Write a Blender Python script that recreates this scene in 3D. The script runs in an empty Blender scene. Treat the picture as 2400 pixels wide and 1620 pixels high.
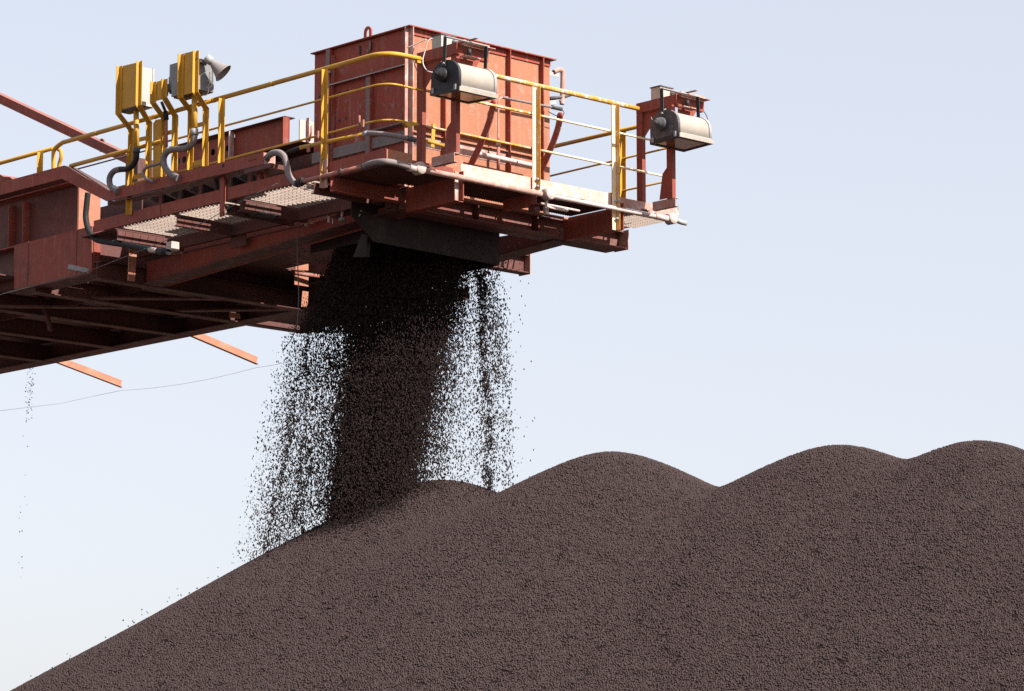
import bpy, math, random
import numpy as np
from mathutils import Vector, Matrix
rnd = random.Random(7)
scene = bpy.context.scene
rad = math.radians

# ---------------------------------------------------------------- camera
F, CX, CY = 7581.0, 1200.0, 810.0          # focal length and centre in pixels of the 2400x1620 photograph
TH = math.atan2(1250, F)
cam_d = bpy.data.cameras.new("camera")
cam = bpy.data.objects.new("camera", cam_d)
scene.collection.objects.link(cam)
cam.location = (0, 0, 0)
cam.rotation_euler = (math.pi / 2 + TH, 0, 0)
cam_d.sensor_width = 36.0
cam_d.lens = 36.0 * F / 2400.0
cam_d.clip_end = 20000
cam_d.clip_start = 0.5
scene.camera = cam

# ---------------------------------------------------------------- light
SUN_EL, SUN_AZ = rad(40), rad(-35)          # azimuth measured from +X towards +Y
SD = Vector((math.cos(SUN_EL) * math.cos(SUN_AZ), math.cos(SUN_EL) * math.sin(SUN_AZ), math.sin(SUN_EL)))
world = bpy.data.worlds.new("World")
scene.world = world
world.use_nodes = True
wn, wl = world.node_tree.nodes, world.node_tree.links
wn.clear()
sky = wn.new("ShaderNodeTexSky")
sky.sky_type = 'NISHITA'
sky.sun_disc = False
sky.sun_elevation = SUN_EL
sky.sun_rotation = math.pi / 2 - SUN_AZ
sky.air_density = 1.0
sky.dust_density = 2.0
sky.ozone_density = 2.0
bg = wn.new("ShaderNodeBackground")
bg.inputs[1].default_value = 0.092
wo = wn.new("ShaderNodeOutputWorld")
hs = wn.new("ShaderNodeHueSaturation")      # pale, hazy summer sky
hs.inputs["Saturation"].default_value = 0.80
wl.new(sky.outputs[0], hs.inputs["Color"])
tint = wn.new("ShaderNodeMix")
tint.data_type = 'RGBA'
tint.blend_type = 'MULTIPLY'
tint.inputs["Factor"].default_value = 1.0
tint.inputs[7].default_value = (2.31, 2.26, 2.33, 1)
gam = wn.new("ShaderNodeGamma")             # haze evens out the sky's brightness
gam.inputs[1].default_value = 0.37
wl.new(hs.outputs[0], gam.inputs[0])
wl.new(gam.outputs[0], tint.inputs[6])
wl.new(tint.outputs[2], bg.inputs[0])
wl.new(bg.outputs[0], wo.inputs[0])
sun_d = bpy.data.lights.new("sun", 'SUN')
sun_d.energy = 4.3
sun_d.angle = rad(0.5)
sun_d.color = (1.0, 0.95, 0.88)
sun = bpy.data.objects.new("sun", sun_d)
scene.collection.objects.link(sun)
sun.rotation_euler = SD.to_track_quat('Z', 'Y').to_euler()
sun.location = SD * 60
scene.view_settings.view_transform = 'Standard'
scene.view_settings.look = 'None'
scene.cycles.use_denoising = False
scene.cycles.sample_clamp_indirect = 4.0
scene.view_settings.exposure = 1.3
scene.view_settings.gamma = 1.0

# ---------------------------------------------------------------- the machine's own axes
# local axes of the stacker boom: b across the boom (right and away), a along it (left and away), h up
nn = math.hypot(7200, 7683)
VV = Vector((7683 / nn, 7200 / nn, 0))
UU = Vector((-7200 / nn, 7683 / nn, 0))
YO = 33.5


def ray(x, y):
    p = (x - CX) / F
    q = -(y - CY) / F
    return Vector((p, math.cos(TH) - q * math.sin(TH), math.sin(TH) + q * math.cos(TH)))


_r = ray(906, 373.6)
OO = Vector((_r.x / _r.y * YO, YO, 0))
ROT = math.atan2(VV.y, VV.x)


def _loc(d, t):
    p = d * t - OO
    return Vector((p.dot(VV), p.dot(UU), d.z * t))


def S(x, y, b):            # point of the vertical plane b = const
    d = ray(x, y)
    return _loc(d, (b + OO.dot(VV)) / d.dot(VV))


def E(x, y, a):            # point of the vertical plane a = const
    d = ray(x, y)
    return _loc(d, (a + OO.dot(UU)) / d.dot(UU))


def G(x, y, h):            # point of the horizontal plane h = const
    d = ray(x, y)
    return _loc(d, h / d.z)


def W(p):                  # machine axes -> world
    return OO + VV * p[0] + UU * p[1] + Vector((0, 0, p[2]))


HF = 7.52                  # walkway level
BB, AE = 1.01, 0.80        # near corner of the discharge box
HT = 9.315                 # its top

# ---------------------------------------------------------------- materials


def new_mat(name):
    m = bpy.data.materials.new(name)
    m.use_nodes = True
    nt = m.node_tree
    nt.nodes.clear()
    out = nt.nodes.new("ShaderNodeOutputMaterial")
    bs = nt.nodes.new("ShaderNodeBsdfPrincipled")
    nt.links.new(bs.outputs[0], out.inputs[0])
    return m, nt, bs


def noise(nt, vec, scale, detail=4, rough=0.6):
    n = nt.nodes.new("ShaderNodeTexNoise")
    n.inputs["Scale"].default_value = scale
    n.inputs["Detail"].default_value = detail
    n.inputs["Roughness"].default_value = rough
    nt.links.new(vec, n.inputs["Vector"])
    return n.outputs["Fac"]


def ramp(nt, fac, p0, p1, v0=0.0, v1=1.0):
    r = nt.nodes.new("ShaderNodeMapRange")
    r.inputs["From Min"].default_value = p0
    r.inputs["From Max"].default_value = p1
    r.inputs["To Min"].default_value = v0
    r.inputs["To Max"].default_value = v1
    nt.links.new(fac, r.inputs["Value"])
    return r.outputs[0]


def mix(nt, fac, c0, c1):
    m = nt.nodes.new("ShaderNodeMix")
    m.data_type = 'RGBA'
    if isinstance(fac, float):
        m.inputs["Factor"].default_value = fac
    else:
        nt.links.new(fac, m.inputs["Factor"])
    for c, k in ((c0, "A"), (c1, "B")):
        s = [i for i in m.inputs if i.name == k and i.type == 'RGBA'][0]
        if isinstance(c, tuple):
            s.default_value = (*c, 1)
        else:
            nt.links.new(c, s)
    return [o for o in m.outputs if o.type == 'RGBA'][0]


def math_n(nt, op, a, b):
    n = nt.nodes.new("ShaderNodeMath")
    n.operation = op
    n.use_clamp = True
    for k, v in enumerate((a, b)):
        if isinstance(v, (int, float)):
            n.inputs[k].default_value = v
        else:
            nt.links.new(v, n.inputs[k])
    return n.outputs[0]


def paint(name, base, vary, dust=(0.50, 0.43, 0.38), d_amt=0.35, streak=0.3, grime=(0.05, 0.035, 0.032), g_amt=0.4,
          rough=0.62, top=0.35, spec=0.18):
    """weathered paint: mottled coat, vertical run marks, grime patches, settled dust on what faces up"""
    m, nt, bs = new_mat(name)
    tc = nt.nodes.new("ShaderNodeTexCoord")
    mp = nt.nodes.new("ShaderNodeMapping")
    mp.inputs["Scale"].default_value = (22, 22, 1.6)
    nt.links.new(tc.outputs["Object"], mp.inputs["Vector"])
    o = tc.outputs["Object"]
    big = noise(nt, o, 1.7, 5)
    mid = noise(nt, o, 9, 6)
    fine = noise(nt, o, 55, 3)
    run = noise(nt, mp.outputs[0], 1.0, 4)
    c = mix(nt, ramp(nt, mid, 0.3, 0.7), base, vary)
    c = mix(nt, math_n(nt, 'MULTIPLY', ramp(nt, big, 0.48, 0.66), g_amt), c, grime)
    c = mix(nt, math_n(nt, 'MULTIPLY', ramp(nt, run, 0.55, 0.72), streak), c, dust)
    pat = math_n(nt, 'MULTIPLY', ramp(nt, mid, 0.52, 0.68), ramp(nt, fine, 0.42, 0.6))
    c = mix(nt, math_n(nt, 'MULTIPLY', pat, d_amt), c, dust)
    ge = nt.nodes.new("ShaderNodeNewGeometry")
    sp = nt.nodes.new("ShaderNodeSeparateXYZ")
    nt.links.new(ge.outputs["Normal"], sp.inputs[0])
    c = mix(nt, math_n(nt, 'MULTIPLY', ramp(nt, sp.outputs["Z"], 0.5, 0.95), top), c, dust)
    nt.links.new(c, bs.inputs["Base Color"])
    nt.links.new(ramp(nt, mid, 0.3, 0.7, rough - 0.1, rough + 0.15), bs.inputs["Roughness"])
    bs.inputs["Specular IOR Level"].default_value = spec
    bmp = nt.nodes.new("ShaderNodeBump")
    bmp.inputs["Strength"].default_value = 0.25
    bmp.inputs["Distance"].default_value = 0.01
    nt.links.new(mid, bmp.inputs["Height"])
    nt.links.new(bmp.outputs[0], bs.inputs["Normal"])
    return m


M = {}
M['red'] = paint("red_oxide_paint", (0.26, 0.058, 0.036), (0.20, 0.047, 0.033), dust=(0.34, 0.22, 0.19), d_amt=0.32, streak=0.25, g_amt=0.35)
M['red_web'] = paint("dust_greyed_red_paint", (0.19, 0.055, 0.042), (0.14, 0.065, 0.056), dust=(0.21, 0.16, 0.15), d_amt=0.6, streak=0.5, g_amt=0.2)
M['soot'] = paint("sooty_ore_stained_plate", (0.024, 0.015, 0.013), (0.018, 0.012, 0.011), dust=(0.055, 0.042, 0.038), d_amt=0.5, streak=0.3, g_amt=0.4)
M['red_mid'] = paint("recess_shaded_red_paint", (0.135, 0.04, 0.03), (0.10, 0.034, 0.027), dust=(0.10, 0.075, 0.07), d_amt=0.4, streak=0.6, g_amt=0.5)  # red darkened to paint the shaded girder recess, with some grime
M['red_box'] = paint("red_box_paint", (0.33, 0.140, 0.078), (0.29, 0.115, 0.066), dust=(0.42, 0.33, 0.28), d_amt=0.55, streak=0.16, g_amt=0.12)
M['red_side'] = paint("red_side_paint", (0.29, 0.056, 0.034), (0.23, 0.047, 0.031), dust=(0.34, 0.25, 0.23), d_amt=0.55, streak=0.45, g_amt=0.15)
M['red_dusty'] = paint("red_dusty_paint", (0.36, 0.12, 0.08), (0.40, 0.20, 0.16), dust=(0.72, 0.62, 0.57), d_amt=0.6, streak=0.5, g_amt=0.15, top=0.6)
M['red_dark'] = paint("shaded_soiled_red_paint", (0.120, 0.044, 0.036), (0.090, 0.038, 0.033), dust=(0.14, 0.105, 0.10), d_amt=0.5, streak=0.3, g_amt=0.6, top=0.4)  # red darkened to stand for shade under the boom, plus grime
M['toe_white'] = paint("spilled_dust_paint", (0.46, 0.26, 0.20), (0.54, 0.40, 0.35), dust=(0.70, 0.66, 0.64), d_amt=0.6, streak=0.9, g_amt=0.0, top=0.8)
M['white_red'] = paint("whitened_red_paint", (0.33, 0.15, 0.12), (0.42, 0.28, 0.24), dust=(0.62, 0.56, 0.53), d_amt=0.8, streak=0.9, g_amt=0.1, top=0.8)
M['pale'] = paint("pale_dust_sheet", (0.48, 0.40, 0.37), (0.42, 0.32, 0.28), dust=(0.6, 0.56, 0.54), d_amt=0.6, streak=0.8, g_amt=0.15, top=0.6)
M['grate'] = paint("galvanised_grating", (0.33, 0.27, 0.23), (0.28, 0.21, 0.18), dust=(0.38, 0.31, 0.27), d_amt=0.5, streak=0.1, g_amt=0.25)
M['yellow'] = paint("yellow_paint", (0.50, 0.268, 0.032), (0.44, 0.228, 0.028), dust=(0.5, 0.38, 0.25), d_amt=0.15, streak=0.12, grime=(0.25, 0.12, 0.04), g_amt=0.3, rough=0.45, top=0.1)
M['yellow_dusty'] = paint("worn_yellow_paint", (0.50, 0.25, 0.025), (0.46, 0.22, 0.025), dust=(0.80, 0.75, 0.68), d_amt=0.9, streak=0.9, grime=(0.6, 0.5, 0.42), g_amt=0.5, rough=0.5, top=0.2)
M['rail_white'] = paint("chipped_sunlit_rail_paint", (0.72, 0.64, 0.56), (0.72, 0.46, 0.12), dust=(0.85, 0.80, 0.76), d_amt=0.9, streak=0.1, g_amt=0.0, rough=0.5)  # whitish mid rails; also paints the glare on the end posts' sunlit flanges
M['hose'] = paint("grey_flexible_hose", (0.20, 0.165, 0.16), (0.16, 0.13, 0.13), dust=(0.36, 0.32, 0.30), d_amt=0.4, streak=0.1, g_amt=0.3, top=0.4)
M['hose_dark'] = paint("black_rubber_hose", (0.016, 0.015, 0.016), (0.022, 0.02, 0.02), dust=(0.10, 0.09, 0.09), d_amt=0.3, streak=0.1, g_amt=0.2, top=0.3)
M['black'] = paint("black_casting", (0.022, 0.022, 0.024), (0.03, 0.03, 0.032), dust=(0.10, 0.10, 0.10), d_amt=0.2, streak=0.05, g_amt=0.2, rough=0.5, top=0.2)
M['lampgrey'] = paint("sooty_casting", (0.085, 0.08, 0.085), (0.06, 0.058, 0.062), dust=(0.3, 0.28, 0.27), d_amt=0.5, streak=0.2, g_amt=0.2, rough=0.5, top=0.6)
M['cream'] = paint("cream_lamp_paint", (0.30, 0.268, 0.232), (0.265, 0.232, 0.198), dust=(0.5, 0.42, 0.36), d_amt=0.2, streak=0.2, grime=(0.5, 0.42, 0.35), g_amt=0.3, rough=0.45, top=0.1)
M['cab_white'] = paint("white_cabinet_paint", (0.38, 0.36, 0.335), (0.35, 0.33, 0.305), dust=(0.5, 0.42, 0.35), d_amt=0.2, streak=0.3, g_amt=0.1, rough=0.45, top=0.1)
M['cab_grey'] = paint("grey_cabinet_paint", (0.20, 0.205, 0.205), (0.17, 0.175, 0.175), dust=(0.6, 0.6, 0.58), d_amt=0.3, streak=0.3, g_amt=0.1, rough=0.5, top=0.8)
M['horn'] = paint("grey_horn_paint", (0.24, 0.21, 0.20), (0.21, 0.185, 0.175), dust=(0.55, 0.5, 0.46), d_amt=0.2, streak=0.1, g_amt=0.2, rough=0.4, top=0.1)
M['steel'] = paint("dull_steel", (0.34, 0.33, 0.33), (0.26, 0.25, 0.25), dust=(0.6, 0.57, 0.55), d_amt=0.5, streak=0.2, g_amt=0.3, rough=0.45)
M['pipe_pink'] = paint("dusted_red_pipe", (0.36, 0.17, 0.13), (0.42, 0.27, 0.23), dust=(0.55, 0.48, 0.45), d_amt=0.6, streak=0.2, g_amt=0.0, top=0.4)
M['pipe_white'] = paint("dusted_white_pipe", (0.55, 0.49, 0.46), (0.45, 0.30, 0.26), dust=(0.64, 0.60, 0.58), d_amt=0.6, streak=0.2, g_amt=0.0, top=0.5)
M['pipe_red'] = paint("red_pipe_paint", (0.33, 0.11, 0.08), (0.30, 0.14, 0.11), dust=(0.5, 0.4, 0.36), d_amt=0.4, streak=0.1, g_amt=0.2, top=0.4)
M['tan'] = paint("tan_box_paint", (0.50, 0.42, 0.34), (0.42, 0.34, 0.28), dust=(0.7, 0.6, 0.52), d_amt=0.3, streak=0.3, g_amt=0.2)
M['orange'] = paint("orange_sunlit_paint", (0.33, 0.13, 0.078), (0.35, 0.17, 0.11), dust=(0.42, 0.30, 0.25), d_amt=0.3, streak=0.1, g_amt=0.05)  # orange of the arms; on boom parts it stands for sunlit red steel
M['cable'] = paint("white_cable", (0.55, 0.52, 0.48), (0.45, 0.42, 0.4), d_amt=0.1, streak=0, g_amt=0)
M['wire'] = paint("thin_steel_wire", (0.10, 0.095, 0.09), (0.08, 0.075, 0.07), d_amt=0.1, streak=0, g_amt=0)
M['wire_far'] = paint("bright_wire", (0.38, 0.37, 0.36), (0.34, 0.33, 0.32), d_amt=0.1, streak=0, g_amt=0)
M['belt'] = paint("rubber_belt", (0.035, 0.03, 0.03), (0.05, 0.04, 0.038), dust=(0.12, 0.1, 0.09), d_amt=0.4, streak=0.1, g_amt=0.2)
gm, gnt, gbs = new_mat("lamp_glass")
gbs.inputs["Base Color"].default_value = (0.16, 0.085, 0.05, 1)
gbs.inputs["Roughness"].default_value = 0.18
gbs.inputs["Specular IOR Level"].default_value = 0.7
M['glass'] = gm


def ore_mat(name, c0, c1, c2, scale):
    m, nt, bs = new_mat(name)
    tc = nt.nodes.new("ShaderNodeTexCoord")
    v = nt.nodes.new("ShaderNodeTexVoronoi")
    v.inputs["Scale"].default_value = scale
    nt.links.new(tc.outputs["Object"], v.inputs["Vector"])
    sp = nt.nodes.new("ShaderNodeSeparateColor")
    nt.links.new(v.outputs["Color"], sp.inputs[0])
    c = mix(nt, sp.outputs[0], c0, c1)
    c = mix(nt, math_n(nt, 'MULTIPLY', ramp(nt, noise(nt, tc.outputs["Object"], 0.45, 4), 0.42, 0.62), 0.7), c, c2)
    nt.links.new(c, bs.inputs["Base Color"])
    bs.inputs["Roughness"].default_value = 0.85
    bs.inputs["Specular IOR Level"].default_value = 0.08
    return m


M['ore'] = ore_mat("iron_ore_pellets", (0.0420, 0.0282, 0.0278), (0.0610, 0.0455, 0.0455), (0.0520, 0.0340, 0.0305), 60)
M['ore_base'] = ore_mat("packed_ore", (0.008, 0.0048, 0.0045), (0.012, 0.0075, 0.007), (0.010, 0.006, 0.0055), 60)  # kept very dark so the gaps between pellets look shaded
M['ore_fall'] = ore_mat("falling_ore", (0.012, 0.0075, 0.007), (0.030, 0.020, 0.0185), (0.020, 0.0125, 0.011), 40)  # pellet colour darkened for the shade the stream falls in
M['ground'] = ore_mat("dusty_yard_ground", (0.10, 0.066, 0.055), (0.12, 0.08, 0.066), (0.085, 0.058, 0.048), 3)

# ---------------------------------------------------------------- mesh builder (vertices in machine axes)


class MB:
    def __init__(s):
        s.v, s.f, s.sm = [], [], []

    def add(s, vs, fs, smooth=False):
        k = len(s.v)
        s.v += [tuple(p) for p in vs]
        s.f += [tuple(i + k for i in f) for f in fs]
        s.sm += [smooth] * len(fs)
        return s

    def box(s, b0, b1, a0, a1, h0, h1):
        vs = [(b, a, h) for h in (h0, h1) for a in (a0, a1) for b in (b0, b1)]
        return s.add(vs, [(0, 2, 3, 1), (4, 5, 7, 6), (0, 1, 5, 4), (2, 6, 7, 3), (0, 4, 6, 2), (1, 3, 7, 5)])

    def ext(s, prof, p0, p1, side, up):
        """profile [(s,u)] swept from p0 to p1; side and up are its axes"""
        p0, p1, side, up = Vector(p0), Vector(p1), Vector(side), Vector(up)
        n = len(prof)
        vs = [p0 + side * q[0] + up * q[1] for q in prof] + [p1 + side * q[0] + up * q[1] for q in prof]
        fs = [(i, (i + 1) % n, (i + 1) % n + n, i + n) for i in range(n)]
        fs += [tuple(reversed(range(n))), tuple(range(n, 2 * n))]
        return s.add(vs, fs)

    def bar(s, p0, p1, w, t, up=(0, 0, 1)):
        p0, p1 = Vector(p0), Vector(p1)
        d = (p1 - p0).normalized()
        up = Vector(up)
        sd = d.cross(up)
        if sd.length < 1e-4:
            sd = d.cross(Vector((1, 0, 0)))
        sd.normalize()
        up = sd.cross(d).normalized()
        return s.ext([(-w / 2, -t / 2), (w / 2, -t / 2), (w / 2, t / 2), (-w / 2, t / 2)], p0, p1, sd, up)

    def loft(s, prof, path):
        """horizontal profile [(b,a)] carried through a list of points"""
        n = len(prof)
        vs, fs = [], []
        for p in path:
            vs += [(p[0] + q[0], p[1] + q[1], p[2]) for q in prof]
        for k in range(len(path) - 1):
            fs += [(k * n + i, k * n + (i + 1) % n, (k + 1) * n + (i + 1) % n, (k + 1) * n + i) for i in range(n)]
        fs += [tuple(range(n)), tuple(reversed(range((len(path) - 1) * n, len(path) * n)))]
        return s.add(vs, fs)

    def plate(s, pts, off):
        """polygon given a thickness vector"""
        n = len(pts)
        off = Vector(off)
        vs = [Vector(p) for p in pts] + [Vector(p) + off for p in pts]
        fs = [tuple(range(n)), tuple(reversed(range(n, 2 * n)))]
        fs += [(i, i + n, (i + 1) % n + n, (i + 1) % n) for i in range(n)]
        return s.add(vs, fs)

    def tube(s, pts, r, n=10, curve=False, rr=None):
        pts = [Vector(p) for p in pts]
        if curve:
            pts = smooth_path(pts)
        m = len(pts)
        vs, fs = [], []
        prev = None
        for i, p in enumerate(pts):
            d = (pts[min(i + 1, m - 1)] - pts[max(i - 1, 0)]).normalized()
            if prev is None:
                x = d.cross(Vector((0.13, 0.21, 0.97)))
                x.normalize()
            else:
                x = (prev - d * prev.dot(d)).normalized()
            prev = x
            y = d.cross(x)
            q = r if rr is None else rr(i / (m - 1))
            vs += [p + (x * math.cos(t) + y * math.sin(t)) * q for t in [2 * math.pi * k / n for k in range(n)]]
        for i in range(m - 1):
            fs += [(i * n + k, i * n + (k + 1) % n, (i + 1) * n + (k + 1) % n, (i + 1) * n + k) for k in range(n)]
        s.add(vs, fs, True)
        k = len(s.v) - len(vs)
        s.f += [tuple(k + j for j in reversed(range(n))), tuple(k + (m - 1) * n + j for j in range(n))]
        s.sm += [False, False]
        return s

    def lathe(s, p, axis, prof, n=24):
        """profile [(distance along axis, radius)]"""
        ax = Vector(axis).normalized()
        x = ax.cross(Vector((0.1, 0.2, 0.97))).normalized()
        y = ax.cross(x)
        p = Vector(p)
        vs, fs = [], []
        for d, r in prof:
            vs += [p + ax * d + (x * math.cos(t) + y * math.sin(t)) * r for t in [2 * math.pi * k / n for k in range(n)]]
        for i in range(len(prof) - 1):
            fs += [(i * n + k, i * n + (k + 1) % n, (i + 1) * n + (k + 1) % n, (i + 1) * n + k) for k in range(n)]
        return s.add(vs, fs, True)


def smooth_path(pts, k=6):
    out = []
    n = len(pts)
    for i in range(n - 1):
        p0, p1, p2, p3 = pts[max(i - 1, 0)], pts[i], pts[i + 1], pts[min(i + 2, n - 1)]
        for j in range(k):
            t = j / k
            out.append(0.5 * ((2 * p1) + (p2 - p0) * t + (2 * p0 - 5 * p1 + 4 * p2 - p3) * t * t + (3 * p1 - p0 - 3 * p2 + p3) * t ** 3))
    out.append(pts[-1])
    return out


def mesh_obj(name, mb, mat, parent=None, base=(0, 0, 0), smooth_only=None):
    me = bpy.data.meshes.new(name)
    bs = Vector(base)
    me.from_pydata([tuple(Vector(p) - bs) for p in mb.v], [], mb.f)
    me.polygons.foreach_set("use_smooth", mb.sm)
    import bmesh
    bm = bmesh.new()
    bm.from_mesh(me)
    bmesh.ops.recalc_face_normals(bm, faces=bm.faces)
    bm.to_mesh(me)
    bm.free()
    me.materials.append(M[mat])
    me.update()
    o = bpy.data.objects.new(name, me)
    scene.collection.objects.link(o)
    if parent is not None:
        o.parent = parent
    else:
        o.location = W(bs)
        o.rotation_euler = (0, 0, ROT)
    return o


class Thing:
    def __init__(s, name, label, cat, base, group=None):
        s.base = Vector(base)
        s.o = bpy.data.objects.new(name, None)
        s.o.empty_display_size = 0.2
        scene.collection.objects.link(s.o)
        s.o.location = W(s.base)
        s.o.rotation_euler = (0, 0, ROT)
        s.o["label"] = label
        s.o["category"] = cat
        if group:
            s.o["group"] = group

    def part(s, name, mb, mat, parent=None, label=None):
        o = mesh_obj(name, mb, mat, parent or s.o, s.base)
        if label:
            o["label"] = label
        return o


def single(name, mb, mat, label, cat, base=None, group=None):
    b = Vector(base if base is not None else mb.v[0])
    o = mesh_obj(name, mb, mat, None, b)
    o["label"] = label
    o["category"] = cat
    if group:
        o["group"] = group
    return o


def copy_thing(root, loc, label):
    r = root.copy()
    scene.collection.objects.link(r)
    r.location = loc
    r["label"] = label
    for c in list(root.children):
        d = c.copy()
        scene.collection.objects.link(d)
        d.parent = r
        for g in list(c.children):
            e = g.copy()
            scene.collection.objects.link(e)
            e.parent = d
    return r


def chan(w, H, t, open_pos=True):
    """C section: web at s=0, flanges towards +s (or -s)"""
    k = 1 if open_pos else -1
    return [(0, 0), (k * w, 0), (k * w, t), (k * t, t), (k * t, H - t), (k * w, H - t), (k * w, H), (0, H)]


def ibeam(w, H, t):
    q = t / 2
    return [(-w / 2, 0), (w / 2, 0), (w / 2, t), (q, t), (q, H - t), (w / 2, H - t), (w / 2, H), (-w / 2, H), (-w / 2, H - t), (-q, H - t), (-q, t), (-w / 2, t)]


LP = [(-0.05, 0.006), (-0.05, 0.0), (-0.006, 0.0), (-0.006, -0.05), (0.0, -0.05), (0.0, 0.006)]   # L section in (b,a)
B_, A_, H_ = Vector((1, 0, 0)), Vector((0, 1, 0)), Vector((0, 0, 1))

# ================================================================ ground
gmb = MB().add([(-6000, -6000, 0), (6000, -6000, 0), (6000, 6000, 0), (-6000, 6000, 0)], [(0, 1, 2, 3)])
me = bpy.data.meshes.new("ground")
me.from_pydata(gmb.v, [], gmb.f)
me.materials.append(M['ground'])
gr = bpy.data.objects.new("ground", me)
gr.location = (0, 0, -1.7)
scene.collection.objects.link(gr)
gr["kind"] = "structure"

# ================================================================ boom
boom = Thing("stacker_boom", "rust red steel conveyor boom with grating walkways reaching in above the pellet heap", "boom", (1.0, 4.0, HF))


def bot(a):                # underside level of the boom: it rises towards the head
    return 7.265 - max(0, min(a - 0.95, 4.65)) * 0.047


# head cross beam (end beam)
h0 = bot(0.95)
m = MB().ext([(0, 0), (0.14, 0), (0.14, 0.012), (0.012, 0.012), (0.012, 0.20), (0.10, 0.20), (0.10, 0.212), (0, 0.212)],
             (1.0, 0.95, h0), (4.42, 0.95, h0), A_ * -1, H_)
boom.part("end_beam", m, 'red_web')
m = MB()
m.box(0.94, 4.42, 0.952, 1.16, h0 - 0.001, h0 + 0.012)
boom.part("beam_flange", m, 'red_dark')
for b in (2.10, 3.02):
    boom.part("web_stiffener", MB().box(b, b + 0.014, 0.85, 0.937, h0 + 0.013, h0 + 0.199), 'red_dark')
boom.part("end_plate", MB().box(4.421, 4.434, 0.79, 1.02, h0 - 0.01, h0 + 0.225), 'white_red')

# near girder: web, flange, slope of underside
aL = [0.97, 2.0, 3.0, 4.0, 5.0, 5.55]
web = [(1.0, a, bot(a)) for a in aL] + [(1.0, a, 7.325 if a > 2.2 else 7.325) for a in reversed(aL)]
boom.part("near_girder", MB().plate(web, (0.014, 0, 0)), 'red')
m = MB()
for i in range(len(aL) - 1):
    a0, a1 = aL[i], aL[i + 1]
    m.add([(0.93, a0, bot(a0) - 0.012), (1.2, a0, bot(a0) - 0.012), (1.2, a1, bot(a1) - 0.012), (0.93, a1, bot(a1) - 0.012),
           (0.93, a0, bot(a0)), (1.2, a0, bot(a0)), (1.2, a1, bot(a1)), (0.93, a1, bot(a1))],
          [(0, 1, 2, 3), (4, 7, 6, 5), (0, 4, 5, 1), (1, 5, 6, 2), (2, 6, 7, 3), (3, 7, 4, 0)])
boom.part("bottom_flange", m, 'red_dark')
boom.part("inner_web", MB().plate([(1.28, 0.98, 7.26), (1.28, 5.58, 7.05), (1.28, 5.58, 7.74), (1.28, 2.5, 7.74), (1.28, 2.5, 7.50), (1.28, 0.98, 7.50)], (0.012, 0, 0)), 'red')

# far girder
fw = [(3.6, a, bot(a)) for a in (0.97, 3, 5.6, 14)] + [(3.6, 14, 7.9), (3.6, 0.97, 7.45)]
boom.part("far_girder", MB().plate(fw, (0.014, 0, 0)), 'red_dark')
m = MB()
for a0, a1 in ((0.97, 3), (3, 5.6), (5.6, 14)):
    m.add([(3.4, a0, bot(a0) - 0.012), (3.66, a0, bot(a0) - 0.012), (3.66, a1, bot(a1) - 0.012), (3.4, a1, bot(a1) - 0.012),
           (3.4, a0, bot(a0)), (3.66, a0, bot(a0)), (3.66, a1, bot(a1)), (3.4, a1, bot(a1))],
          [(0, 1, 2, 3), (4, 7, 6, 5), (0, 4, 5, 1), (1, 5, 6, 2), (2, 6, 7, 3), (3, 7, 4, 0)])
boom.part("bottom_flange", m, 'red_dark')

# cross beams of the underside
for a, b0, b1 in ((2.45, 3.3, 4.32), (5.62, 0.32, 3.62), (6.88, 0.32, 4.58), (8.2, 0.32, 3.62), (9.6, 0.32, 3.62), (11.2, 0.32, 3.62)):
    q = bot(a)
    boom.part("cross_beam", MB().ext(ibeam(0.16, 0.22, 0.012), (b0, a, q - 0.016), (b1, a, q - 0.016), A_, H_), 'red_dark')
boom.part("end_plate", MB().box(4.322, 4.335, 2.35, 2.55, bot(2.45) - 0.03, bot(2.45) + 0.215), 'white_red')
for p0, p1 in (((1.9, 6.97), (0.55, 8.1)), ((2.3, 5.72), (1.1, 6.80)), ((3.4, 5.72), (2.4, 6.80))):
    boom.part("diagonal_brace", MB().bar((*p0, 7.055), (*p1, 7.055), 0.13, 0.02), 'red_dark')

# deep main girder at the left
m = MB().plate([S(33, 680, 0.3), S(215, 640, 0.3), S(215, 530, 0.3), S(33, 575, 0.3)], (0.02, 0, 0))
boom.part("lower_panel", m, 'red')
pe = S(215, 640, 0.3)
lp_a = pe.y
boom.part("seam", MB().box(0.294, 0.2995, S(66, 620, 0.3).y - 0.006, S(66, 620, 0.3).y + 0.006, 7.13, 7.70), 'red_dark')
boom.part("seam", MB().box(0.294, 0.2995, S(179, 620, 0.3).y - 0.005, S(179, 620, 0.3).y + 0.005, 7.13, 7.70), 'red_dark')
boom.part("panel_end", MB().box(0.322, 0.42, lp_a - 0.002, lp_a + 0.02, 7.12, 7.69), 'red')
boom.part("panel_ledge", MB().box(0.322, 0.50, lp_a, 12.0, 7.675, 7.69), 'red')
boom.part("bottom_flange", MB().box(0.24, 0.56, lp_a - 0.05, 7.34, 7.095, 7.112), 'red_dark')
boom.part("end_diaphragm", MB().box(0.43, 3.5, lp_a + 0.02, lp_a + 0.035, 7.12, 7.66), 'red_dark')
ue = S(182, 480, 0.5).y
boom.part("upper_web", MB().box(0.5, 0.514, ue, 14.0, 7.69, 8.31), 'red_mid')
ep = [E(182, 430, ue), E(235, 432, ue), E(235, 533, ue), E(182, 545, ue)]
epb = E(235, 480, ue).x
boom.part("girder_end_plate", MB().box(0.515, epb, ue - 0.004, ue + 0.012, 7.69, 8.33), 'orange')
for x in (37, 70):
    a = S(x, 500, 0.5).y
    boom.part("web_stiffener", MB().box(0.40, 0.4995, a, a + 0.014, 7.69, 8.25), 'red')
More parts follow.
